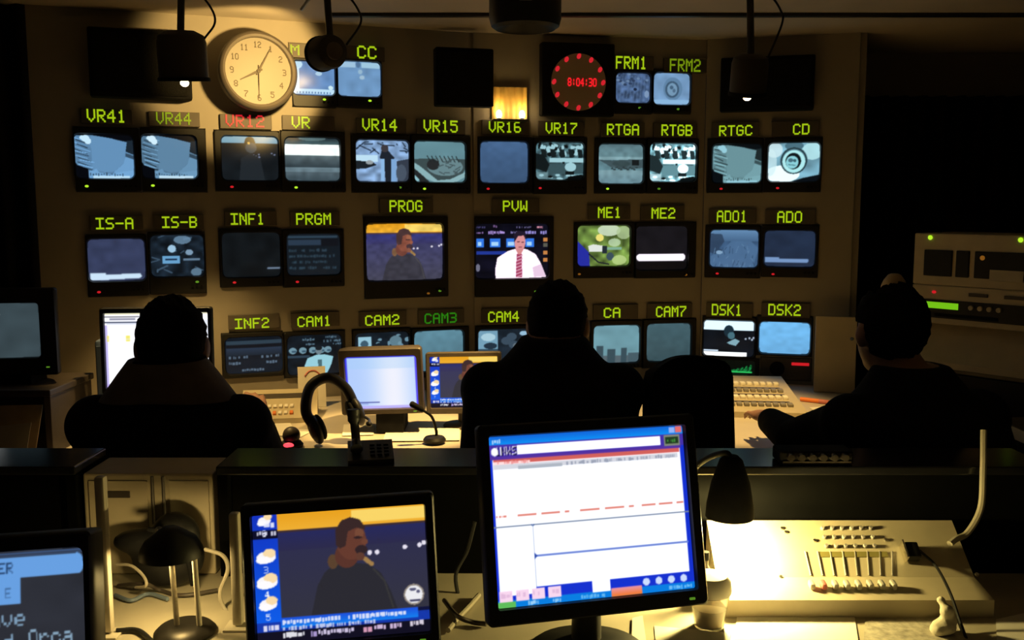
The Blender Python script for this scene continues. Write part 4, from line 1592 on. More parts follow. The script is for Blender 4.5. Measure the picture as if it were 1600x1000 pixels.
# tube monitor on the near desk, only partly in the frame
c = Cv(180, 135, (44, 46, 54)).noise(.12, 7, 50)
for k in range(4):
    c.rect(0, .02 + k * .012, 1, .026 + k * .012, (60, 84, 124))
c.rect(.0, .06, .97, .225, (104, 160, 226))
c.ell(.955, .14, .04, .085, (104, 160, 226))
c.rect(0, .2, .63, .43, (104, 160, 226))
c.text('RIVER', .36, .10, .085, (44, 74, 116), .85)
c.text('E', .54, .30, .08, (70, 110, 160), .8)
c.text('have', .37, .475, .135, (126, 158, 186), .85)
c.text('ced.', .37, .665, .135, (126, 158, 186), .85)
c.text('Orca', .665, .645, .135, (136, 166, 190), .75)
c.text('l He', .575, .85, .12, (120, 150, 180), .85)
t, CM = flat_monitor('tube_monitor', 'black tube monitor on the near desk with blue header and white caption text', (-.766, 1.3735, .8933), R(8.36), R(-9.49), R(-1.29), .241, .181,
                     (.013, .03, .024), c.crt(k=.07, soft=1), BZ, M['black'], thick=.24, stand=False, crt=True)
lo = CM @ Vector((0, .06, -.181 / 2 - .03))
b = MB()
b.box((lo.x, lo.y + .03, (BZ + .012 + lo.z) / 2 - .006), (.2, .16, max(.02, lo.z - BZ - .012)), .004)
set_world(b.build('stand_base', M['matte'], None), t, Matrix.Identity(4))

# monitors standing on the control desk
c = Cv(120, 92, (190, 208, 250))
for k in range(60):
    c.rect(k / 60, 0, (k + 1) / 60, 1, [180 + 60 * math.exp(-((k / 60 - .65) / .28) ** 2), 206 + 36 * math.exp(-((k / 60 - .65) / .3) ** 2), 254])
c.rect(0, 0, 1, .24, (164, 206, 248), .35)
c.rect(.08, .86, .46, .885, (80, 90, 170))
c.rect(.08, .885, .3, .91, (150, 170, 230), .7)
c.rect(0, .93, 1, 1, (190, 180, 250))
c.rect(0, 0, .03, 1, (70, 70, 235))
c.rect(.965, 0, 1, 1, (90, 80, 235))
c.rect(0, 0, 1, .03, (40, 40, 200))
t, CM = flat_monitor('tube_monitor', 'squat brown-cased monitor on the control desk with blank lavender white screen', (-.4204, 3.0524, .931), R(-.77), R(3.65), R(-1.85), .23, .173, (.019, .018, .026),
                     c.crt(c=(50, 40, 200), k=.05), DZ, M['brown'], thick=.2, stand=False, crt=True)
b = MB()
lo = CM @ Vector((0, .05, -.173 / 2 - .018))
b.box((lo.x + .02, lo.y + .01, (DZ + lo.z) / 2 + .0005), (.09, .13, lo.z - DZ - .004), .003)
set_world(b.build('stand_block', M['matte'], None), t, Matrix.Identity(4))

ctr = at(725, 597, 3.12)
flat_monitor('desktop_monitor', 'dark flat monitor on the control desk showing the man, partly hidden by a person', ctr, R(-2), R(-4), R(-1.2), .222, .168, (.014, .02, .016),
             pic_news(150, 114, True), DZ, M['brown'], thick=.04, foot=(.075, .06))

c = Cv(140, 110, (285, 285, 290))
c.rect(0, 0, 1, .03, (230, 226, 190))
c.rect(.0, .05, .9, .06, (120, 120, 130))
c.rect(.05, .07, .3, .10, (150, 150, 170))
c.rect(0, .12, 1, .135, (40, 50, 80))
c.rect(.02, .145, .9, .155, (170, 180, 210))
c.rect(0, .16, .03, .95, (196, 186, 244))
c.rect(.02, .3, .04, .38, (246, 236, 120))
c.rect(.2, .3, .24, .38, (246, 236, 120))
for k in range(5):
    c.rect(.03, .22 + k * .13, .28, .222 + k * .13, (240, 240, 246))
c.rect(0, .95, 1, 1, (190, 170, 240))
c.rect(.94, .1, 1, 1, (236, 240, 250))
ctr = at(246, 547, 3.0)
flat_monitor('desktop_monitor', 'bright white screen on the control desk behind a seated person', ctr, R(6), R(-2), R(0), .314, .235, (.014, .02, .018),
             c.blur(1), DZ, M['black'], thick=.045, foot=(.09, .08), gain=1.0)

# riser with the tube monitor at the end of the control desk
t = thing('monitor_riser', 'brown wooden riser at the end of the control desk under a tube monitor', 'stand', Matrix.Translation(Vector((-1.60, 2.93, DZ))))
MB().box((0, 0, .188), (.48, .30, .02), .003).build('top', M['brown'], t)
for x in (-.225, .225):
    MB().box((x, 0, .0895), (.02, .28, .176), .002).build('side_panel', M['brown'], t)
MB().box((0, .135, .0895), (.428, .012, .176)).build('back_panel', M['brown'], t)
c = Cv(90, 68, (58, 72, 78)).noise(.1, 6, 51)
c.poly([(.36, .10), (.52, .14), (.58, .22), (.5, .27), (.3, .3), (.3, .1)], (285, 288, 285))
ctr = at(-8, 517, 2.86)
t, CM = flat_monitor('tube_monitor', 'dark tube monitor on the riser with grey screen and white blot', ctr + Vector((-.005, 0, 0)), R(10), 0, 0, .262, .165, (.05, .055, .045), c.crt(k=.1), .9590, M['black'], thick=.17, stand=False, crt=True)
lo = CM @ Vector((0, 0, -.165 / 2 - .055))
ft = MB()
ft.box((lo.x, lo.y + .06, (.9595 + lo.z) / 2 + .001), (.2, .1, max(.006, lo.z - .9595 + .004)), .001)
set_world(ft.build('foot', M['matte'], None), t, Matrix.Identity(4))


def card(name, label, cat, corners, m, th=.0015):
    """A thin sheet or board given by four corner points in order."""
    P = [Vector(p_) for p_ in corners]
    n_ = (P[1] - P[0]).cross(P[3] - P[0]).normalized() * th
    b_ = MB()
    b_.loft([P, [p_ + n_ for p_ in P]])
    return tag(b_.build(name, m), label, cat)


# manila folders leaning against the riser
card('folder', 'tan card folder leaning on the front of the riser', 'folder', [(-1.66, 2.715, DZ + .002), (-1.385, 2.715, DZ + .002), (-1.38, 2.775, DZ + .155), (-1.65, 2.775, DZ + .15)], M['envelope'])
card('envelope', 'small buff envelope leaning on the tan card folder', 'envelope', [(-1.50, 2.695, DZ + .002), (-1.40, 2.690, DZ + .002), (-1.40, 2.742, DZ + .11), (-1.49, 2.738, DZ + .10)], M['beige'])

pb = at(155, 600, 3.05)
t = thing('desk_speaker', 'slim blue-grey desk speaker beside the bright white screen', 'speaker', Matrix.Translation(Vector((pb.x + .012, 3.05, DZ))) @ Matrix.Rotation(R(12), 4, 'Z'))
MB().box((0, .02, .165), (.038, .05, .286), .010).build('cabinet', M['bluegrey'], t, smooth=True)
MB().box((0, 0, .010), (.07, .07, .019), .006).build('foot', M['matte'], t, smooth=True)
b = MB()
b.box((0, -.0065, .2), (.028, .003, .18), .001)
b.build('grille', M['bluegrey'], t)

# button panel, papers, pointing device
p0 = atz(432, 645, DZ + .03)
t = thing('button_panel', 'beige sloped control panel with two rows of small lit keys beside papers', 'control panel', Matrix.Translation(Vector((p0.x, 3.28, DZ))) @ Matrix.Rotation(R(10), 4, 'Z'))
b = MB()
b.loft([[(x, -.08, .0), (x, -.08, .018), (x, .10, .085), (x, .10, 0)] for x in (-.13, .13)])
b.build('body', M['beige'], t)
sl = math.atan2(.067, .18)
for r_ in range(2):
    for k in range(8):
        b = MB()
        y = -.052 + r_ * .04
        b.box((-.09 + k * .019, y, .018 + (y + .08) * .067 / .18 + .003), (.012, .018, .008), .002, Matrix.Rotation(sl, 4, 'X'))
        b.build('key', M['orange'] if (r_ == 0 and k % 3 == 1) else M['paper'], t)
b = MB()
b.box((.0, .055, .018 + .135 * .067 / .18 + .001), (.2, .03, .003), .001, Matrix.Rotation(sl, 4, 'X'))
b.build('legend_strip', M['brown'], t)

p1 = atz(470, 655, DZ)
t = thing('document_stand', 'upright pale paper with a red curved mark behind the desk clutter', 'paper', Matrix.Translation(Vector((p1.x, 3.47, DZ))) @ Matrix.Rotation(R(14), 4, 'Z') @ Matrix.Rotation(R(-14), 4, 'X'))
MB().box((0, 0, .075), (.10, .002, .15)).build('sheet', M['paper'], t)
b = MB()
b.tube(arc_pts([(-.025, -.002, .115), (-.01, -.002, .132), (.012, -.002, .134), (.03, -.002, .12)], 6), .003, 6)
b.build('red_mark', M['redpad'], t)
MB().box((0, .018, .006), (.08, .03, .012), .002).build('foot', M['brown'], t)
for k, (u, v, a, sx, sy, lab) in enumerate(((418, 668, 20, .16, .11, 'white sheet lying flat before the button panel'), (452, 676, -14, .13, .10, 'white sheet overlapping another beside the red-lit trackball'),
                                            (560, 672, 8, .10, .16, 'white sheet beside the monitor stand block'), (660, 680, 3, .24, .17, 'wide pale sheet below the lavender screen'),
                                            (470, 640, 40, .12, .08, 'crooked white note between the button panel and headset'))):
    p_ = atz(u, v, DZ + .001)
    z = DZ + .0006 + k * .0011
    card('paper_sheet', lab, 'paper', [(p_.x + (sx * ax * math.cos(R(a)) - sy * ay * math.sin(R(a))) / 2, p_.y + (sx * ax * math.sin(R(a)) + sy * ay * math.cos(R(a))) / 2, z) for ax, ay in ((-1, -1), (1, -1), (1, 1), (-1, 1))], M['paper'], .0006)
p_ = atz(454, 700, DZ)
t = thing('trackball', 'dark round trackball glowing red on the control desk edge', 'trackball', Matrix.Translation(Vector((p_.x, p_.y + .015, DZ + .0005))))
b = MB()
b.lathe([(0, 0), (.034, 0), (.036, .008), (.028, .018), (.022, .02)], 28, cap1=True)
b.build('body', M['black'], t, smooth=True)
b = MB()
b.ell((0, 0, .036), .027)
b.build('ball', M['brown'], t, smooth=True)
b = MB()
b.ell((-.002, -.031, .012), (.016, .006, .008))
b.build('red_light', mat('red_glow', (.2, .01, .01), .4, emit=(1.0, .05, .07), estr=2.2), t, smooth=True)

# headset
p_ = atz(508, 722, DZ)
hb_ = Vector((p_.x + .01, 2.93, DZ + .024))
t = thing('headset', 'black headset propped on the control desk beside the lavender screen', 'headset', Matrix.Translation(hb_) @ Matrix.Rotation(R(28), 4, 'Z') @ Matrix.Rotation(R(-18), 4, 'Y'))
b = MB()
b.tube(arc_pts([(-.07, 0, .06), (-.078, 0, .12), (-.04, 0, .185), (.02, 0, .19), (.06, 0, .14), (.07, 0, .07)], 8), .0165, 12)
b.build('headband', M['black'], t, smooth=True)
for s_ in (-1, 1):
    b = MB()
    b.ell((s_ * .07, 0, .055), (.02, .042, .05))
    b.build('ear_cup', M['black'], t, smooth=True)
    b = MB()
    b.ell((s_ * .053, 0, .055), (.014, .036, .042))
    b.build('ear_pad', M['matte'], t, smooth=True)
b = MB()
b.tube(arc_pts([(.075, -.01, .04), (.085, -.05, .03), (.07, -.09, .03)], 6), .004, 8)
b.ell((.07, -.092, .03), (.009, .012, .009))
b.build('microphone_boom', M['black'], t, smooth=True)

# gooseneck microphone
gp = atz(676, 702, DZ)
t = thing('gooseneck_microphone', 'black gooseneck microphone curving up before the lavender screen', 'microphone', Matrix.Translation(Vector((gp.x, 2.93, DZ + .007))))
b = MB()
b.lathe([(0, 0), (.035, 0), (.036, .006), (.03, .014), (.012, .018)], 26, cap1=True)
b.build('base', M['black'], t, smooth=True)
pp = [Vector((gp.x, 2.93, DZ + .02)), at(682, 676, 2.93), at(675, 652, 2.92), at(661, 641, 2.91)]
pp = [p_ - Vector((gp.x, 2.93, DZ + .007)) for p_ in pp]
b = MB()
b.tube(arc_pts(pp, 8), .0045, 10)
b.build('stem', M['black'], t, smooth=True)
h0, h1 = pp[-1], at(641, 630, 2.90) - Vector((gp.x, 2.93, DZ + .007))
b = MB()
b.tube([h0, h0.lerp(h1, .2), h0.lerp(h1, .9), h1], [.006, .009, .0095, .006], 14)
b.build('microphone_head', M['matte'], t, smooth=True)

# production switcher and papers at the far end of the control desk
c0, c1 = atz(1108, 642, DZ + .02), atz(1262, 606, DZ + .05)
t = thing('production_switcher', 'wide beige switcher panel with long key rows below the DSK monitors', 'control panel', Matrix.Translation(Vector((.80, 3.66, DZ))) @ Matrix.Rotation(R(-6), 4, 'Z'))
b = MB()
b.loft([[(x, -.36, 0), (x, -.36, .02), (x, .20, .05), (x, .20, 0)] for x in (-.24, .27)])
b.build('body', M['beige'], t)
sl = math.atan2(.03, .56)
for r_ in range(4):
    for k in range(18):
        b = MB()
        y = -.27 + r_ * .105
        b.box((-.21 + k * .0255, y, .02 + (y + .36) * .03 / .56 + .005), (.019, .030, .012), .003, Matrix.Rotation(sl, 4, 'X'))
        b.build('key', M['paper'] if r_ % 2 else M['cream'], t)
    if r_ < 3:
        b = MB()
        b.box((.0, y + .052, .02 + (y + .412) * .03 / .56 + .001), (.46, .016, .002), 0, Matrix.Rotation(sl, 4, 'X'))
        b.build('legend_strip', M['brown'], t)
p_ = atz(1262, 618, DZ)
t = thing('marker_pen', 'orange marker pen lying beside the switcher panel', 'pen', Matrix.Translation(Vector((1.135, 3.55, DZ + .0085))) @ Matrix.Rotation(R(-35), 4, 'Z'))
b = MB()
b.tube([(-.05, 0, 0), (.02, 0, 0)], .008, 12)
b.build('barrel', M['orange'], t, smooth=True)
b = MB()
b.tube([(.0205, 0, 0), (.055, 0, 0), (.058, 0, 0)], [.0085, .0085, .006], 12)
b.build('cap', M['redpad'], t, smooth=True)
card('paper_sheet', 'pale sheet on the control desk beside the orange marker pen', 'paper', [(1.10, 3.28, DZ + .0006), (1.29, 3.32, DZ + .0006), (1.25, 3.5, DZ + .0006), (1.09, 3.46, DZ + .0006)], M['paper'], .0006)
t = thing('lit_wall_board', 'pale upright board added for the lit end of the monitor wall beside DSK2', 'board', Matrix.Translation(Vector((1.285, 3.74, DZ + .001))) @ Matrix.Rotation(FC.ang, 4, 'Z') @ Matrix.Rotation(R(-6), 4, 'X'))
MB().box((-.01, 0, .15), (.155, .010, .30), .002).build('panel', M['deskpale'], t)  # pale panel put in for the lamp-lit lower end of the wall
MB().box((-.01, .012, .012), (.12, .02, .022), .002).build('foot', M['brown'], t)
b = MB()
b.lathe([(0, .004), (.006, .003), (.007, 0)], 12, Matrix.Translation((.05, -.006, .215)) @ toY)
b.build('screw_head', M['bluegrey'], t, smooth=True)
# ------------------------------------------------------------------ office chairs
def office_chair(label, x, y, yaw, seat=.45, back_top=.92, back_w=.42, group=None, seat_w=.41, spin=0):
    t_ = thing('office_chair', label, 'chair', Matrix.Translation(Vector((x, y, 0))) @ Matrix.Rotation(yaw, 4, 'Z'), group)
    MB().box((0, .04, seat - .04), (seat_w, .40, .075), .03).build('seat', M['matte'], t_, smooth=True)
    b_ = MB()
    loops = []
    h = back_top - seat - .06
    for zz, s_ in ((0, .86), (.03, .95), (h * .5, 1.0), (h - .05, .98), (h - .015, .9), (h, .78)):
        row = []
        for k in range(13):
            a = -1 + 2 * k / 12
            row.append(Vector((a * back_w / 2 * s_, -.185 - .03 * zz / h + .03 * a * a, seat + .06 + zz - (.02 * a * a if zz > h * .8 else 0))))
        loops.append(row + [p_ + Vector((0, -.04 if 0 < zz < h else -.025, 0)) for p_ in row[::-1]])
    b_.loft(loops)
    b_.build('backrest', M['matte'], t_, smooth=True)
    b_ = MB()
    b_.tube(arc_pts([(0, -.10, seat - .09), (0, -.215, seat - .075), (0, -.255, seat + .02), (0, -.262, seat + .16)], 5), .018, 10)
    b_.build('back_support', M['black'], t_, smooth=True)
    b_ = MB()
    b_.tube([(0, 0, .10), (0, 0, .25), (0, 0, .2505), (0, 0, seat - .078)], [.03, .03, .02, .02], 16)
    b_.build('gas_column', M['darkmetal'], t_, smooth=True)
    for k in range(5):
        a = R(90 + 72 * k + spin)
        d = Vector((math.cos(a), math.sin(a), 0))
        b_ = MB()
        b_.tube([d * .02 + Vector((0, 0, .115)), d * .20 + Vector((0, 0, .075))], [.026, .016], 10)
        l_ = b_.build('leg', M['black'], t_, smooth=True)
        b_ = MB()
        n_ = d.cross(Vector((0, 0, 1)))
        b_.tube([d * .205 + n_ * .02 + Vector((0, 0, .031)), d * .205 - n_ * .02 + Vector((0, 0, .031))], .029, 16)
        b_.build('caster', M['black'], l_, smooth=True)
    return t_


# ------------------------------------------------------------------ people (seated)
def ik(s, w, la, lb, pole):
    d = w - s
    L = min(d.length, la + lb - .004)
    u_ = d.normalized()
    w = s + u_ * L
    a = (la * la - lb * lb + L * L) / (2 * L)
    hgt = math.sqrt(max(la * la - a * a, 0))
    pv = pole - u_ * pole.dot(u_)
    pv.normalize()
    return s + u_ * a + pv * hgt, w


def hand_shapes(mb, wrist, d, side, curl=.35):
    """A palm, four fingers and a thumb from WRIST along D, palm down."""
    d = d.normalized()
    up = Vector((0, 0, 1))
    lat = d.cross(up).normalized() * side          # towards the little finger
    up = lat.cross(d).normalized() * side
    if up.z < 0:
        up = -up
    rot = Matrix((lat * side, d, up)).transposed().to_4x4()
    pc = wrist + d * .052
    mb.ell(pc, (.041, .050, .017), rot, 16, 10)
    mb.limb(wrist - d * .02, wrist + d * .02, .027, .026)
    for k, (o_, L) in enumerate(((-.030, .072), (-.010, .082), (.011, .076), (.031, .060))):
        p_ = wrist + d * (.088 - abs(k - 1.2) * .006) + lat * o_
        dirn = (d + lat * o_ * 2.2).normalized()
        ang = .1
        for j, f in enumerate((.45, .32, .23)):
            q_ = p_ + (dirn * math.cos(ang) - up * math.sin(ang)) * L * f
            mb.limb(p_, q_, .0092 - j * .0008, .0085 - j * .0008, 10)
            p_ = q_
            ang += curl
    p_ = wrist + d * .03 - lat * .034
    for f, an in ((.04, .85), (.03, .5)):
        q_ = p_ + (d * math.cos(an) - lat * math.sin(an) - up * .25).normalized() * f
        mb.limb(p_, q_, .0115, .0098, 10)
        p_ = q_


def person(label, x, y, yaw, seat, lean, head_yaw, hl, hr, hair='short', sc=1.0, collar=None, headoff=0.0, nod=0.0, drop=0.0):
    t_ = thing('person', label, 'person', Matrix.Translation(Vector((x, y, 0))) @ Matrix.Rotation(yaw, 4, 'Z'))
    inv = t_.matrix_basis.inverted()
    s = sc
    Z = lambda v: seat + v * s
    pelvis = Vector((0, 0, Z(.10)))
    neck = Vector((headoff * .5, lean, Z(.575)))
    head = Vector((headoff, lean * 1.12 + .03, Z(.70 - drop)))
    rings = [(.02, -.005, .165, .125), (.10, 0, .18, .132), (.20, lean * .18, .16, .118), (.30, lean * .42, .168, .122), (.41, lean * .7, .192, .128), (.465, lean * .82, .200, .122), (.505, lean * .90, .172, .108), (.545, lean * .96, .122, .092), (.585, lean, .088, .080), (.605, lean * 1.02, .076, .074)]

    def torso(mb, g):
        loops = []
        for z, yy, rx, ry in rings:
            loops.append([Vector((headoff * .5 * z / .575 + (rx + g) * s * math.copysign(abs(math.cos(a)) ** .85, math.cos(a)), yy + (ry + g) * s * math.copysign(abs(math.sin(a)) ** .9, math.sin(a)), Z(z))) for a in [2 * math.pi * k / 28 for k in range(28)]])
        mb.loft(loops)

    arms = []
    for side, tgt in ((-1, hl), (1, hr)):
        S_ = Vector((side * .176 * s + headoff * .45, lean * .84, Z(.462)))
        wr = inv @ Vector(tgt)
        E_, W_ = ik(S_, wr, .285 * s, .255 * s, Vector((side * .3, -.8, -.35)))
        arms.append((side, S_, E_, W_))

    def arm_shapes(mb, g, full):
        for side, S_, E_, W_ in arms:
            mb.ell(S_, .066 * s + g)
            mb.limb(S_, E_, (.056 + g) * s, (.044 + g) * s)
            e = W_ if full else W_.lerp(E_, .12)
            mb.limb(E_, e, (.043 + g) * s, (.031 + g * .9) * s)

    legs = []
    for side in (-1, 1):
        H_ = Vector((side * .092 * s, .02, Z(.095)))
        K_ = Vector((side * .135 * s, .44 * s, Z(.085)))
        A_ = Vector((side * .135 * s, .41 * s, .085))
        legs.append((side, H_, K_, A_))

    def leg_shapes(mb, g, full):
        for side, H_, K_, A_ in legs:
            mb.limb(H_, K_, (.082 + g) * s, (.058 + g) * s)
            e = A_ if full else A_ + Vector((0, 0, .03))
            m_ = K_.lerp(A_, .3) + Vector((0, -.012, 0))
            mb.limb(K_, m_, (.057 + g) * s, (.054 + g) * s)
            mb.limb(m_, e, (.054 + g) * s, (.040 + g) * s)

    HR = Matrix.Rotation(head_yaw, 4, 'Z') @ Matrix.Rotation(nod, 4, 'X')
    HM = Matrix.Translation(head) @ HR @ Matrix.Scale(s, 4)
    hp = lambda *p_: HM @ Vector(p_)
    bm_ = MB()
    torso(bm_, 0)
    arm_shapes(bm_, 0, True)
    leg_shapes(bm_, 0, True)
    bm_.limb(neck - Vector((0, .01, .03)), head - Vector((0, .012, .045)), .060 * s, .054 * s)
    for side, S_, E_, W_ in arms:
        hand_shapes(bm_, W_, (W_ - E_), side)
    for side, H_, K_, A_ in legs:
        bm_.ell(A_ + Vector((0, .06, -.05)), (.038, .11, .026))
    rs = HR @ Matrix.Scale(s, 4)
    bm_.ell(hp(0, -.008, .022), (.077, .096, .092), rs)
    bm_.ell(hp(0, .022, -.030), (.064, .074, .078), rs)
    bm_.ell(hp(0, .040, -.078), (.044, .048, .034), rs)
    bm_.ell(hp(0, .080, .036), (.055, .018, .014), rs)
    bm_.tube([hp(0, .082, .034), hp(0, .094, .008), hp(0, .104, -.014), hp(0, .086, -.026)], [.010 * s, .012 * s, .015 * s, .010 * s], 10)
    bm_.ell(hp(0, .088, -.048), (.024, .010, .006), rs)
    bm_.ell(hp(0, .087, -.058), (.021, .010, .006), rs)
    for sd in (-1, 1):
        bm_.ell(hp(sd * .079, -.006, -.004), (.011, .021, .033), rs @ Matrix.Rotation(sd * R(-18), 4, 'Z'))
    body = remeshed(bm_, 'body', M['skin'], t_, .0065, 3)
    for sd in (-1, 1):
        e_ = MB()
        e_.ell(hp(sd * .032, .071, .012), .0125 * s, seg=12, rings=8)
        e_.build('eye', M['eye'], t_, smooth=True)
    # clothing
    j = MB()
    torso(j, .014)
    arm_shapes(j, .013, False)
    remeshed(j, 'jacket', M['jacket'], t_, .010, 9)
    tr = MB()
    leg_shapes(tr, .013, False)
    tr.ell(pelvis + Vector((0, 0, .0)), (.19 * s, .145 * s, .105 * s))
    remeshed(tr, 'trousers', M['trousers'], t_, .012, 3)
    for side, H_, K_, A_ in legs:
        sh = MB()
        sh.ell(A_ + Vector((0, .075, -.048)), (.047, .135, .036))
        sh.limb(A_ + Vector((0, 0, -.03)), A_ + Vector((0, 0, .02)), .046, .044)
        sh.box(A_ + Vector((0, .07, -.078)), (.085, .26, .012), .004)
        remeshed(sh, 'shoe', M['black'], t_, .008, 2)
    if collar:
        cb_ = MB()
        cp = neck - Vector((0, .005, 0))
        L = []
        for k in range(30):
            a = 2 * math.pi * k / 30
            L.append((math.cos(a), math.sin(a)))
        up_ = (head - neck).normalized()
        cb_.loft([[cp + Vector((c_ * .165 * s, s_ * .128 * s, (-.034 - .012 * abs(c_)) * s)) for c_, s_ in L], [cp + Vector((c_ * .118 * s, s_ * .108 * s, .018 * s)) for c_, s_ in L], [cp + Vector((c_ * .092 * s, s_ * .090 * s, .052 * s)) for c_, s_ in L], [cp + Vector((c_ * .080 * s, s_ * .078 * s, .046 * s)) for c_, s_ in L]], False, False)
        cb_.build('collar', M['collar'], t_, smooth=True)
    if hair:
        h_ = bmesh.new()
        bmesh.ops.create_uvsphere(h_, u_segments=44, v_segments=30, radius=1)
        rng_ = random.Random(len(label))
        kill = []
        for v in h_.verts:
            x_, y_, z_ = v.co
            n_ = 1 + .02 * math.sin(x_ * 21 + y_ * 17) + .02 * math.sin(z_ * 25 + x_ * 9) + rng_.uniform(-.012, .012)
            v.co = Vector((x_ * .084 * n_, y_ * .104 * n_ - .010, z_ * .104 * n_ + .028))
        for f in h_.faces:
            c_ = f.calc_center_median()
            front = c_.y > .035 and c_.z < .068
            side_ = -.02 < c_.y <= .035 and c_.z < .028
            low = c_.y <= -.02 and c_.z < -.068
            top_bald = hair == 'fringe' and c_.z > .104 and c_.y > -.02
            if front or side_ or low or top_bald:
                kill.append(f)
        bmesh.ops.delete(h_, geom=kill, context='FACES')
        r_ = bmesh.ops.solidify(h_, geom=h_.faces[:], thickness=.010)
        h_.transform(HM)
        m_ = MB()
        m_.bm.free()
        m_.bm = h_
        m_.build('hair', M['hair'], t_, smooth=True)
    return t_


# first operator, before the bright white screen
hd = at(257, 525, 2.45)
X0 = hd.x
office_chair('black office chair under the person before the bright white screen', X0, 2.42, R(2), .415, .84, .40, 'operators chairs')
person('person in black jacket with brown collar seated before the bright white screen', X0, 2.42, R(1), .438, .05, R(14), (X0 - .17, 2.87, .84), (X0 + .12, 2.88, .845), collar=True, sc=1.06, drop=.05)

# second operator, in the middle
hd2 = at(877, 495, 2.86)
office_chair('black office chair under the person before the dark flat monitor', hd2.x - .055, 2.47, 0, .45, .87, .40, 'operators chairs')
person('person in black seated in the middle below the PVW monitor', hd2.x - .055, 2.48, R(-3), .488, .27, R(-6), (hd2.x - .15, 2.80, .83), (hd2.x + .05, 2.80, .83), headoff=.025, drop=.075, sc=1.05)
ch = at(1042, 560, 2.95)
office_chair('empty black office chair with high rounded back below the CAM7 monitor', hd2.x + .466, 2.60, R(208), .46, 1.058, .31, 'operators chairs', .32, 36)

# third operator, turned towards the switcher
hd3 = at(1372, 500, 2.45)
person('balding person in black reaching one arm towards the switcher panel', hd3.x + .13, 2.30, R(10), .495, .10, R(-2), at(1200, 655, 2.86), (hd3.x + .26, 2.70, .86), hair='fringe', sc=1.0, headoff=-.085, drop=.02)
office_chair('black office chair under the balding person beside the side counter', hd3.x + .145, 2.312, R(8), .475, .88, .40, 'operators chairs', .34)

# ------------------------------------------------------------------ equipment rack and side counter
yaw = math.atan2(-.34, .28)
RM = Matrix.Translation(Vector((1.71, 3.57, 0))) @ Matrix.Rotation(yaw, 4, 'Z')
RW = .48
t = thing('rack_pedestal', 'dark beige rack pedestal with sloping shelf beside the black curtain', 'cabinet', RM)
MB().box((0, .19, .44), (RW, .36, .88), .006).build('body', M['deskdark'], t)
b = MB()
b.loft([[(x, -.03, .882), (x, -.03, .905), (x, .10, 1.042), (x, .36, 1.042), (x, .36, .882)] for x in (-RW / 2 - .01, RW / 2 + .01)])
b.build('sloping_shelf', M['beige'], t)
MB().box((0, -.0, .5), (RW - .04, .014, .72), .003).build('door', M['black'], t)


def deck(label, z0, h, dark):
    d_ = thing('tape_deck', label, 'tape deck', RM @ Matrix.Translation(Vector((0, .02, z0))), 'decks on the rack pedestal')
    MB().box((0, .17, h / 2), (RW, .33, h), .005).build('body', M['beige'], d_)
    return d_


d = deck('beige tape deck with red light and green display on the rack pedestal', 1.0435, .148, 0)
MB().box((0, .003, .058), (RW - .03, .010, .07), .002).build('dark_panel', M['black'], d)
MB().box((-.115, -.0035, .072), (.13, .004, .024), .001).build('display', mat('green_display', (.05, .1, .02), .4, emit=tuple(lin((112, 190, 20))), estr=1.0), d)
for k in range(4):
    b = MB()
    b.tube([(.0 + k * .034, -.0015, .072), (.0 + k * .034, -.012, .072)], .009, 14)
    b.build('knob', M['beige'], d, smooth=True)
MB().box((-.02, -.003, .036), (.24, .004, .012)).build('slot', M['matte'], d)
b = MB()
b.ell((-.15, .003, .122), (.008, .006, .006))
b.build('status_light', M['lamp_r'], d, smooth=True)
for xx in (.02, .15):
    MB().box((xx, .003, .120), (.07, .008, .012), .001).build('button_strip', M['brown'], d)
d = deck('topmost beige tape deck with dark windows and two green lights', 1.1925, .198, 1)
MB().box((-.14, .003, .085), (.11, .010, .10), .003).build('cassette_window', M['black'], d)
MB().box((-.045, .003, .085), (.05, .010, .10), .003).build('meter_window', M['black'], d)
MB().box((.105, .003, .085), (.21, .010, .10), .003).build('control_window', M['black'], d)
MB().box((.12, -.0035, .05), (.12, .004, .04), .001).build('label_patch', M['deskpale'], d)
for xx, zz, kk in ((-.175, .182, 'lamp_g'), (.16, .182, 'lamp_g'), (.03, .112, 'lamp_a')):
    b = MB()
    b.ell((xx, .001 if kk == 'lamp_g' else -.003, zz), (.009, .006, .009))
    b.build('status_light', M[kk], d, smooth=True)

t = thing('side_counter', 'dark side counter with pale edge along the right wall', 'counter', Matrix.Identity(4))
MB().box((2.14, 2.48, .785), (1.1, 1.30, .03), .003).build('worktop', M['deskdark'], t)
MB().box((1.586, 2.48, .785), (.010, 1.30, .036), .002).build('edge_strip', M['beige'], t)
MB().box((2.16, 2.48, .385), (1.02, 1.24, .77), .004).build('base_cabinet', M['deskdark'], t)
t = thing('tray', 'shallow pale tray lying on the side counter', 'tray', Matrix.Translation(Vector((1.82, 2.75, .8005))))
b = MB()
b.loft([rr_ for rr_ in ([Vector((p_.x, p_.z, z)) for p_ in rrect(w_, h_, .03, 4)] for w_, h_, z in ((.26, .2, 0), (.30, .24, .03), (.29, .23, .03), (.25, .19, .004)))])
b.build('body', M['deskpale'], t, smooth=True)

# ------------------------------------------------------------------ near desk
t = thing('near_desk', 'dark-edged near desk carrying monitors, mixer and lamps', 'desk', Matrix.Identity(4))
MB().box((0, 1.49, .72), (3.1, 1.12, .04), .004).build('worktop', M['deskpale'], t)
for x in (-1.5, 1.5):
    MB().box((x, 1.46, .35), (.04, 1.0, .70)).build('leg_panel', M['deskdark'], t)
MB().box((0, .945, .672), (2.9, .03, .055)).build('front_rail', M['deskdark'], t)


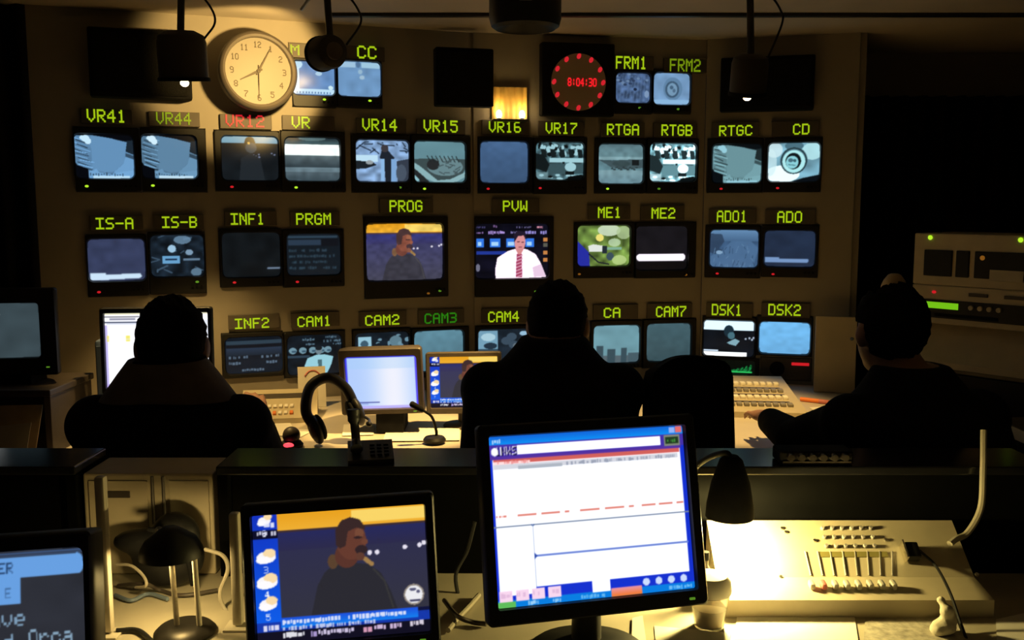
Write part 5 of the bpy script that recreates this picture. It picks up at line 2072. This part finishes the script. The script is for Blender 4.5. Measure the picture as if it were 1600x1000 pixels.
def hutch(label, x0, x1, z1, y0=1.892, y1=2.045):
    h_ = thing('desk_hutch', label, 'hutch', Matrix.Translation(Vector(((x0 + x1) / 2, (y0 + y1) / 2, BZ))), 'hutches at the back of the near desk')
    w_, d_, hh = x1 - x0, y1 - y0, z1 - BZ
    MB().box((0, 0, hh - .009), (w_, d_, .018), .003).build('top', M['gloss'], h_)
    MB().box((0, -d_ / 2 + .03, (hh - .02) / 2), (w_ - .05, .012, hh - .02)).build('front_panel', M['pitch'], h_)
    for s_ in (-1, 1):
        MB().box((s_ * (w_ / 2 - .012), 0, (hh - .019) / 2), (.022, d_ - .01, hh - .019), .002).build('side_panel', M['pitch'], h_)
    return h_


hutch('black desk hutch behind the black tube monitor with caption text', -1.50, -.885, .974)
hutch('long glossy black desk hutch behind the flat monitors and mixer', -.60, 1.09, .974)

# beige junction cabinet in the gap between the hutches
t = thing('junction_cabinet', 'beige low cabinet in the gap between the black hutches', 'cabinet', Matrix.Translation(Vector((-.745, 1.975, BZ))))
MB().box((0, .0, .107), (.265, .13, .214), .004).build('body', M['beige'], t)
MB().box((-.06, -.0675, .135), (.12, .004, .13), .001).build('door', M['beige'], t)
MB().box((-.065, -.0705, .172), (.06, .003, .014), .001).build('label_slot', M['brown'], t)
MB().box((.085, -.0675, .12), (.08, .004, .16), .001).build('door', M['beige'], t)
for xx in (.012, .034):
    b = MB()
    b.tube([(xx, -.0725, .02), (xx, -.0725, .21)], .0035, 8)
    b.build('conduit', M['brown'], t, smooth=True)

# desk telephone on the hutch
t = thing('desk_telephone', 'dark grey telephone with raised handset on the glossy hutch', 'telephone', Matrix.Translation(Vector((-.295, 1.955, .9745))) @ Matrix.Rotation(R(10), 4, 'Z') @ Matrix.Scale(.72, 4))
greyp = mat('dark_grey_plastic', (.035, .034, .036), .45, var=.1, scale=20)
b = MB()
b.loft([[(x, -.06, 0), (x, -.06, .012), (x, .06, .04), (x, .06, 0)] for x in (-.065, .065)])
b.build('body', greyp, t)
b = MB()
b.tube(arc_pts([(-.045, .055, .135), (-.045, .052, .11), (-.042, .035, .07), (-.04, .0, .045), (-.04, -.025, .035)], 5), [.020] * 3 + [.019] * 4 + [.013] * 8 + [.018] * 6, 12)
b.build('handset', greyp, t, smooth=True)
for r_ in range(4):
    for k in range(3):
        MB().box((.005 + k * .02, -.035 + r_ * .019, .0205 + r_ * .0046), (.014, .012, .006), .002).build('key', M['black'], t)

# twin-rod desk lamp
def dome(mb, r0, r1, h):
    mb.lathe([(0, h), (r1 * .6, h), (r1, h * .93), (r0 * .8, h * .55), (r0 * .97, h * .2), (r0, 0), (r0 * .955, 0), (r0 * .92, h * .2), (r0 * .74, h * .5), (0, h * .86)], 40)


lp = atz(294, 984, BZ)
t = thing('desk_lamp', 'small desk lamp with two chrome rods and black dome before the beige cabinet', 'lamp', Matrix.Translation(Vector((lp.x, 1.635, BZ))))
b = MB()
b.lathe([(0, 0), (.052, 0), (.054, .005), (.046, .013), (.02, .016)], 32, cap1=True)
b.build('base', M['darkmetal'], t, smooth=True)
o_ = Vector((lp.x, 1.635, BZ))
for (u0, v0, u1, v1) in ((267, 866, 277, 984), (303, 863, 312, 982)):
    a_, c_ = at(u0, v0, 1.635) - o_, at(u1, v1, 1.635) - o_
    c_.z = .012
    b = MB()
    b.tube([a_, c_], .0048, 12)
    b.ell(a_, .0075, seg=12, rings=8)
    b.build('rod', M['palepost'], t, smooth=True)
top_ = at(264, 871, 1.635) - o_
b = MB()
dome(b, .056, .018, .052)
b.bm.transform(Matrix.Translation(top_ + Vector((0, .012, .0))))
b.build('lamp_shade', M['black'], t, smooth=True)
b = MB()
b.ell(top_ + Vector((0, .012, .020)), (.012, .012, .014))
b.build('bulb', M['bulb'], t, smooth=True)
b = MB()
b.tube([at(267, 868, 1.635) - o_, at(303, 866, 1.635) - o_], .004, 10)
b.build('crossbar', M['chrome'], t, smooth=True)
point('desk_lamp_light', o_ + top_ + Vector((0, .004, -.006)), 2.2, (1, .72, .26), .015)

# soft black bag behind it
t = thing('soft_bag', 'soft black bag slumped before the beige cabinet with a chrome ring added for a glint', 'bag', Matrix.Translation(Vector((-.685, 1.845, BZ))))
b = MB()
b.ell((0, 0, .062), (.072, .05, .060))
b.ell((-.05, .0, .095), (.06, .035, .025))
b.ell((.015, .0, .105), (.05, .04, .05))
remeshed(b, 'body', M['black'], t, .008, 4)
b = MB()
b.tube(arc_pts([(-.02, -.045, .135), (.012, -.05, .128), (.05, -.045, .08), (.06, -.04, .02)], 6), .005, 8)
b.build('strap', M['matte'], t, smooth=True)
b = MB()
b.lathe([(.005, -.003), (.009, 0), (.005, .003), (.003, 0), (.005, -.003)], 18, Matrix.Translation((.005, -.054, .135)) @ toY)
b.build('glint_ring', M['chrome'], t, smooth=True)  # chrome ring added to make the glint on the bag

# upright metal posts beside the monitors
for u, v, Yp, zt, lab in ((168, 960, 1.63, 1.03, 'tall silver upright post beside the black tube monitor'), (372, 960, 1.66, .955, 'short silver upright post beside the weather strip monitor')):
    p_ = at(u, v, Yp)
    t = thing('upright_post', lab, 'post', Matrix.Translation(Vector((p_.x, Yp, BZ))))
    b = MB()
    b.box((0, 0, (zt - BZ) / 2 + .003), (.018, .018, zt - BZ - .006), .004)
    b.build('post', M['palepost'], t, smooth=True)
    MB().box((0, 0, .002), (.045, .045, .004), .001).build('foot_plate', M['palepost'], t)


# cables
def cable(label, pts, r, m, cat='cable'):
    b_ = MB()
    b_.tube(arc_pts(pts, 7), r, 8)
    return tag(b_.build('cable', m, smooth=True), label, cat)


g = lambda u, v, dz=.006: atz(u, v, BZ + dz)
cable('dark cable curling from the silver post to the twin-rod lamp', [g(182, 985), g(215, 985), g(240, 1005), g(262, 1030)], .0045, M['black'])
cable('brown cable arching across the gap before the black bag', [g(185, 915), g(225, 912, .03), g(250, 922), g(285, 930), g(340, 922)], .004, M['brown'])
cable('grey cable arching beside the weather strip monitor in the gap', [at(320, 858, 1.80), at(348, 868, 1.79), at(356, 890, 1.77), at(344, 925, 1.75), at(350, 950, 1.74), at(366, 965, 1.72)], .004, M['cable_grey'])
cable('dull blue cable lying before the soft black bag', [g(180, 930), g(205, 938), g(232, 928), g(262, 936)], .004, M['cable_blue'])
cable('thin pale cable looping beside the tall silver post', [at(182, 882, 1.80), at(205, 884, 1.79), at(224, 900, 1.78), at(228, 915, 1.77), at(212, 918, 1.79)], .003, M['cable_grey'])
cable('tan cable lying between the two flat monitors', [g(700, 985), g(716, 965), g(735, 945), g(748, 930)], .005, M['cable_grey'])
cable('brown cable crossing the tan cable between the flat monitors', [g(694, 938), g(714, 962, .016), g(738, 972), g(760, 975)], .0045, M['brown'])
cable('dark cable rising between the flat monitors', [at(722, 955, 1.80), at(712, 900, 1.83), at(730, 860, 1.85), at(742, 815, 1.86)], .004, M['black'])

# ------------------------------------------------------------------ audio mixer
mx0, mx1 = .395, .892
t = thing('audio_mixer', 'beige sloped audio mixer with a row of fader knobs on the near desk', 'mixer', Matrix.Translation(Vector(((mx0 + mx1) / 2, 1.70, BZ))))
hw = (mx1 - mx0) / 2
prof = [(0, 0), (0, .034), (.08, .046), (.185, .124), (.185, 0)]
b = MB()
b.loft([[(x, y, z) for y, z in prof] for x in (-hw, hw)])
b.build('body', M['beige'], t)
mo = Vector(((mx0 + mx1) / 2, 1.70, BZ))


def on_mixer(u, v):
    """Local point on the mixer's top under a pixel."""
    r_ = ray(u, v)
    for (y0, z0), (y1, z1) in zip(prof[1:3], prof[2:4]):
        n_ = Vector((0, -(z1 - z0), y1 - y0))
        k = (Vector((mo.x, mo.y + y0, mo.z + z0)) - EYE).dot(n_) / r_.dot(n_)
        p_ = EYE + r_ * k - mo
        if y0 - .002 <= p_.y <= y1 + .002:
            return p_
    return p_


s1_ = math.atan2(.078, .105)
for k in range(8):
    u = 1268 + k * 18.2
    p_ = on_mixer(u, 920)
    b = MB()
    b.box((p_.x, p_.y, p_.z + .008), (.010, .020, .013), .003, Matrix.Rotation(R(9), 4, 'X'))
    b.build('fader_cap', M['redpad'] if k == 1 else M['greycap'], t, smooth=True)
    q_ = on_mixer(u - 10 + k * 1.2, 862)
    q2 = on_mixer(u - 1, 900)
    b = MB()
    b.tube([q_ + Vector((0, 0, .001)), q2 + Vector((0, 0, .001))], .0016, 6)
    b.build('fader_slot', M['greycap'] if k < 4 else M['print_'], t)
for r_ in range(3):
    for k in range(6):
        p_ = on_mixer(1285 + k * 15 + r_ * 3, 826 + r_ * 14)
        b = MB()
        b.lathe([(0, .006), (.0032, .006), (.004, .005), (.0044, 0)], 12, Matrix.Translation(p_) @ Matrix.Rotation(s1_, 4, 'X'))
        b.build('knob', M['print_'] if (k + r_) % 3 else M['greycap'], t, smooth=True)
a_, c_ = on_mixer(1282, 867), on_mixer(1388, 870)
b = MB()
b.box(((a_.x + c_.x) / 2, a_.y, a_.z + .0008), (c_.x - a_.x, .012, .0016), 0, Matrix.Rotation(s1_, 4, 'X'))
b.build('legend_strip', M['olive'], t)
a_, c_ = on_mixer(1200, 868), on_mixer(1220, 870)
for u, v in ((1222, 826), (1228, 832), (1273, 845), (1384, 844), (1220, 902), (1526, 898)):
    p_ = on_mixer(u, v)
    b = MB()
    b.lathe([(0, .003), (.0035, .003), (.004, 0)], 10, Matrix.Translation(p_) @ Matrix.Rotation(s1_, 4, 'X'))
    b.build('screw_head', M['metal'], t, smooth=True)

pl_ = on_mixer(1419, 868) + mo
t = thing('cable_plug', 'black square plug with bright metal edge on the audio mixer', 'plug', Matrix.Translation(pl_ + Vector((0, 0, .0015))) @ Matrix.Rotation(s1_, 4, 'X'))
MB().box((.004, 0, .011), (.026, .034, .020), .003).build('body', M['black'], t, smooth=True)
MB().box((-.0115, 0, .012), (.004, .040, .023), .001).build('metal_edge', M['chrome'], t)
cable('thin black cable running from the square plug down across the mixer', [pl_ + Vector((.0195, -.004, .012)), at(1462, 884, 1.79), at(1484, 925, 1.70), at(1499, 968, 1.655), at(1515, 1012, 1.60)], .0028, M['black'])
cable('thick pale cable hanging down and bending onto the mixer', [at(1537, 672, 1.90), at(1536, 740, 1.872), at(1532, 795, 1.865), at(1512, 832, 1.85), at(1494, 842, 1.838), at(1484, 850, 1.828)], .0065, M['cable_grey'])

# small rack device on the hutch front behind the mixer
t = thing('switch_panel', 'dark switch panel with a row of small knobs on the long hutch', 'panel', Matrix.Translation(Vector((.62, 1.935, .9745))))
MB().box((0, 0, .014), (.15, .06, .027), .004).build('body', M['matte'], t)
for k in range(6):
    b = MB()
    b.lathe([(0, .012), (.007, .012), (.008, 0)], 14, Matrix.Translation((-.055 + k * .022, -.0305, .017)) @ toY)
    b.build('knob', M['deskdark'], t, smooth=True)
MB().box((0, -.031, .005), (.14, .006, .006), .001).build('ledge', M['brown'], t)

# bright desk lamp over the mixer
LX, LY = .412, 1.80
o_ = Vector((.362, 1.845, BZ))
t = thing('desk_lamp', 'black gooseneck desk lamp lighting the mixer beside the large flat monitor', 'lamp', Matrix.Translation(o_))
b = MB()
b.lathe([(0, 0), (.017, 0), (.018, .006), (.014, .012), (.008, .014)], 24, cap1=True)
b.build('base', M['black'], t, smooth=True)
sh = at(1140, 807, LY - .01) - o_
b = MB()
b.tube(arc_pts([(0, 0, .012), (-.004, .01, .10), (-.004, .012, .22), (.014, -.01, .262), sh + Vector((-.012, 0, .125)), sh + Vector((0, 0, .112))], 8), .006, 10)
b.build('gooseneck', M['black'], t, smooth=True)
b = MB()
dome(b, .046, .022, .120)
b.bm.transform(Matrix.Translation(sh))
b.build('lamp_shade', M['matte'], t, smooth=True)
b = MB()
b.ell(sh + Vector((0, 0, .012)), (.014, .014, .018))
b.build('bulb', M['bulb'], t, smooth=True)
point('desk_lamp_light', o_ + sh + Vector((0, 0, -.012)), 17, (1, .78, .26), .018)

# papers, cup, bottle and tissue near the mixer
def sheet(label, pts, z, m=M['paper'], name='paper_sheet'):
    return card(name, label, 'paper', [atz(u, v, BZ + z) for u, v in pts], m, .0006)


sheet('bright white sheet lying before the mixer under the desk lamp', [(1140, 1060), (1350, 1060), (1335, 962), (1152, 960)], .0008)
sheet('printed grey sheet lying before the fader end of the mixer', [(1345, 1060), (1530, 1060), (1492, 964), (1352, 968)], .0020, mat('printed_sheet', (.42, .38, .31), .8, var=.35, scale=70))
sheet('blank pale sheet at the corner of the near desk beside the tissue', [(1560, 1060), (1720, 1060), (1640, 950), (1556, 968)], .0008)
sheet('white folded sheet below the large flat monitor', [(1030, 1060), (1130, 1060), (1142, 990), (1022, 978)], .0008)
sheet('narrow white sheet with dark edge below the large flat monitor', [(985, 1060), (1018, 1060), (1004, 962), (988, 966)], .0030)
cpt = atz(1119, 984, BZ)
t = thing('plastic_cup', 'clear cup with white domed lid standing beside the large flat monitor', 'cup', Matrix.Translation(Vector((.358, 1.665, BZ + .0005))))
b = MB()
b.lathe([(0, 0), (.026, 0), (.036, .062), (.0375, .064), (.035, .062), (.0245, .003), (0, .003)], 36)
b.build('body', M['glass'], t, smooth=True)
b = MB()
b.lathe([(0, .0045), (.0238, .0045), (.0285, .036), (0, .037)], 32)
b.build('drink', M['drink'], t, smooth=True)
b = MB()
b.lathe([(.0378, .0645), (.0385, .068), (.037, .086), (.030, .096), (0, .099)], 36)
b.build('lid', M['paper'], t, smooth=True)
t = thing('small_bottle', 'small dark bottle standing behind the clear cup', 'bottle', Matrix.Translation(Vector((.368, 1.76, BZ + .0005))))
b = MB()
b.lathe([(0, 0), (.013, 0), (.0145, .004), (.0145, .062), (.006, .078), (.006, .088)], 24, cap1=True)
b.build('body', M['brown'], t, smooth=True)
b = MB()
b.lathe([(.0075, .0885), (.0075, .104), (0, .104)], 18)
b.build('cap', M['matte'], t, smooth=True)
tp = atz(1490, 985, BZ)
t = thing('tissue', 'crumpled pale tissue beside the thin black cable', 'tissue', Matrix.Translation(Vector((.768, 1.63, BZ + .0005))))
b = MB()
for k, (x, y, z, r_) in enumerate(((0, 0, .014, .022), (.012, .01, .022, .016), (-.012, -.006, .012, .016), (.004, .0, .042, .013), (-.002, .012, .058, .008))):
    b.ell((x, y, z), (r_, r_ * .9, min(r_, z)))
ts = remeshed(b, 'body', M['whitecloth'], t, .004, 2)

# unlit brown lamp beyond the third operator
t = thing('desk_lamp', 'unlit brown domed lamp on a thin stand at the end of the control desk', 'lamp', Matrix.Translation(Vector((1.285, 3.22, DZ))))
b = MB()
b.lathe([(0, 0), (.05, 0), (.052, .006), (.02, .014)], 28, cap1=True)
b.build('base', M['darkmetal'], t, smooth=True)
b = MB()
b.tube([(0, 0, .012), (0, 0, .50)], .006, 10)
b.build('stem', M['darkmetal'], t, smooth=True)
b = MB()
dome(b, .042, .020, .048)
b.bm.transform(Matrix.Translation((0, 0, .462)))
b.build('lamp_shade', M['envelope'], t, smooth=True)
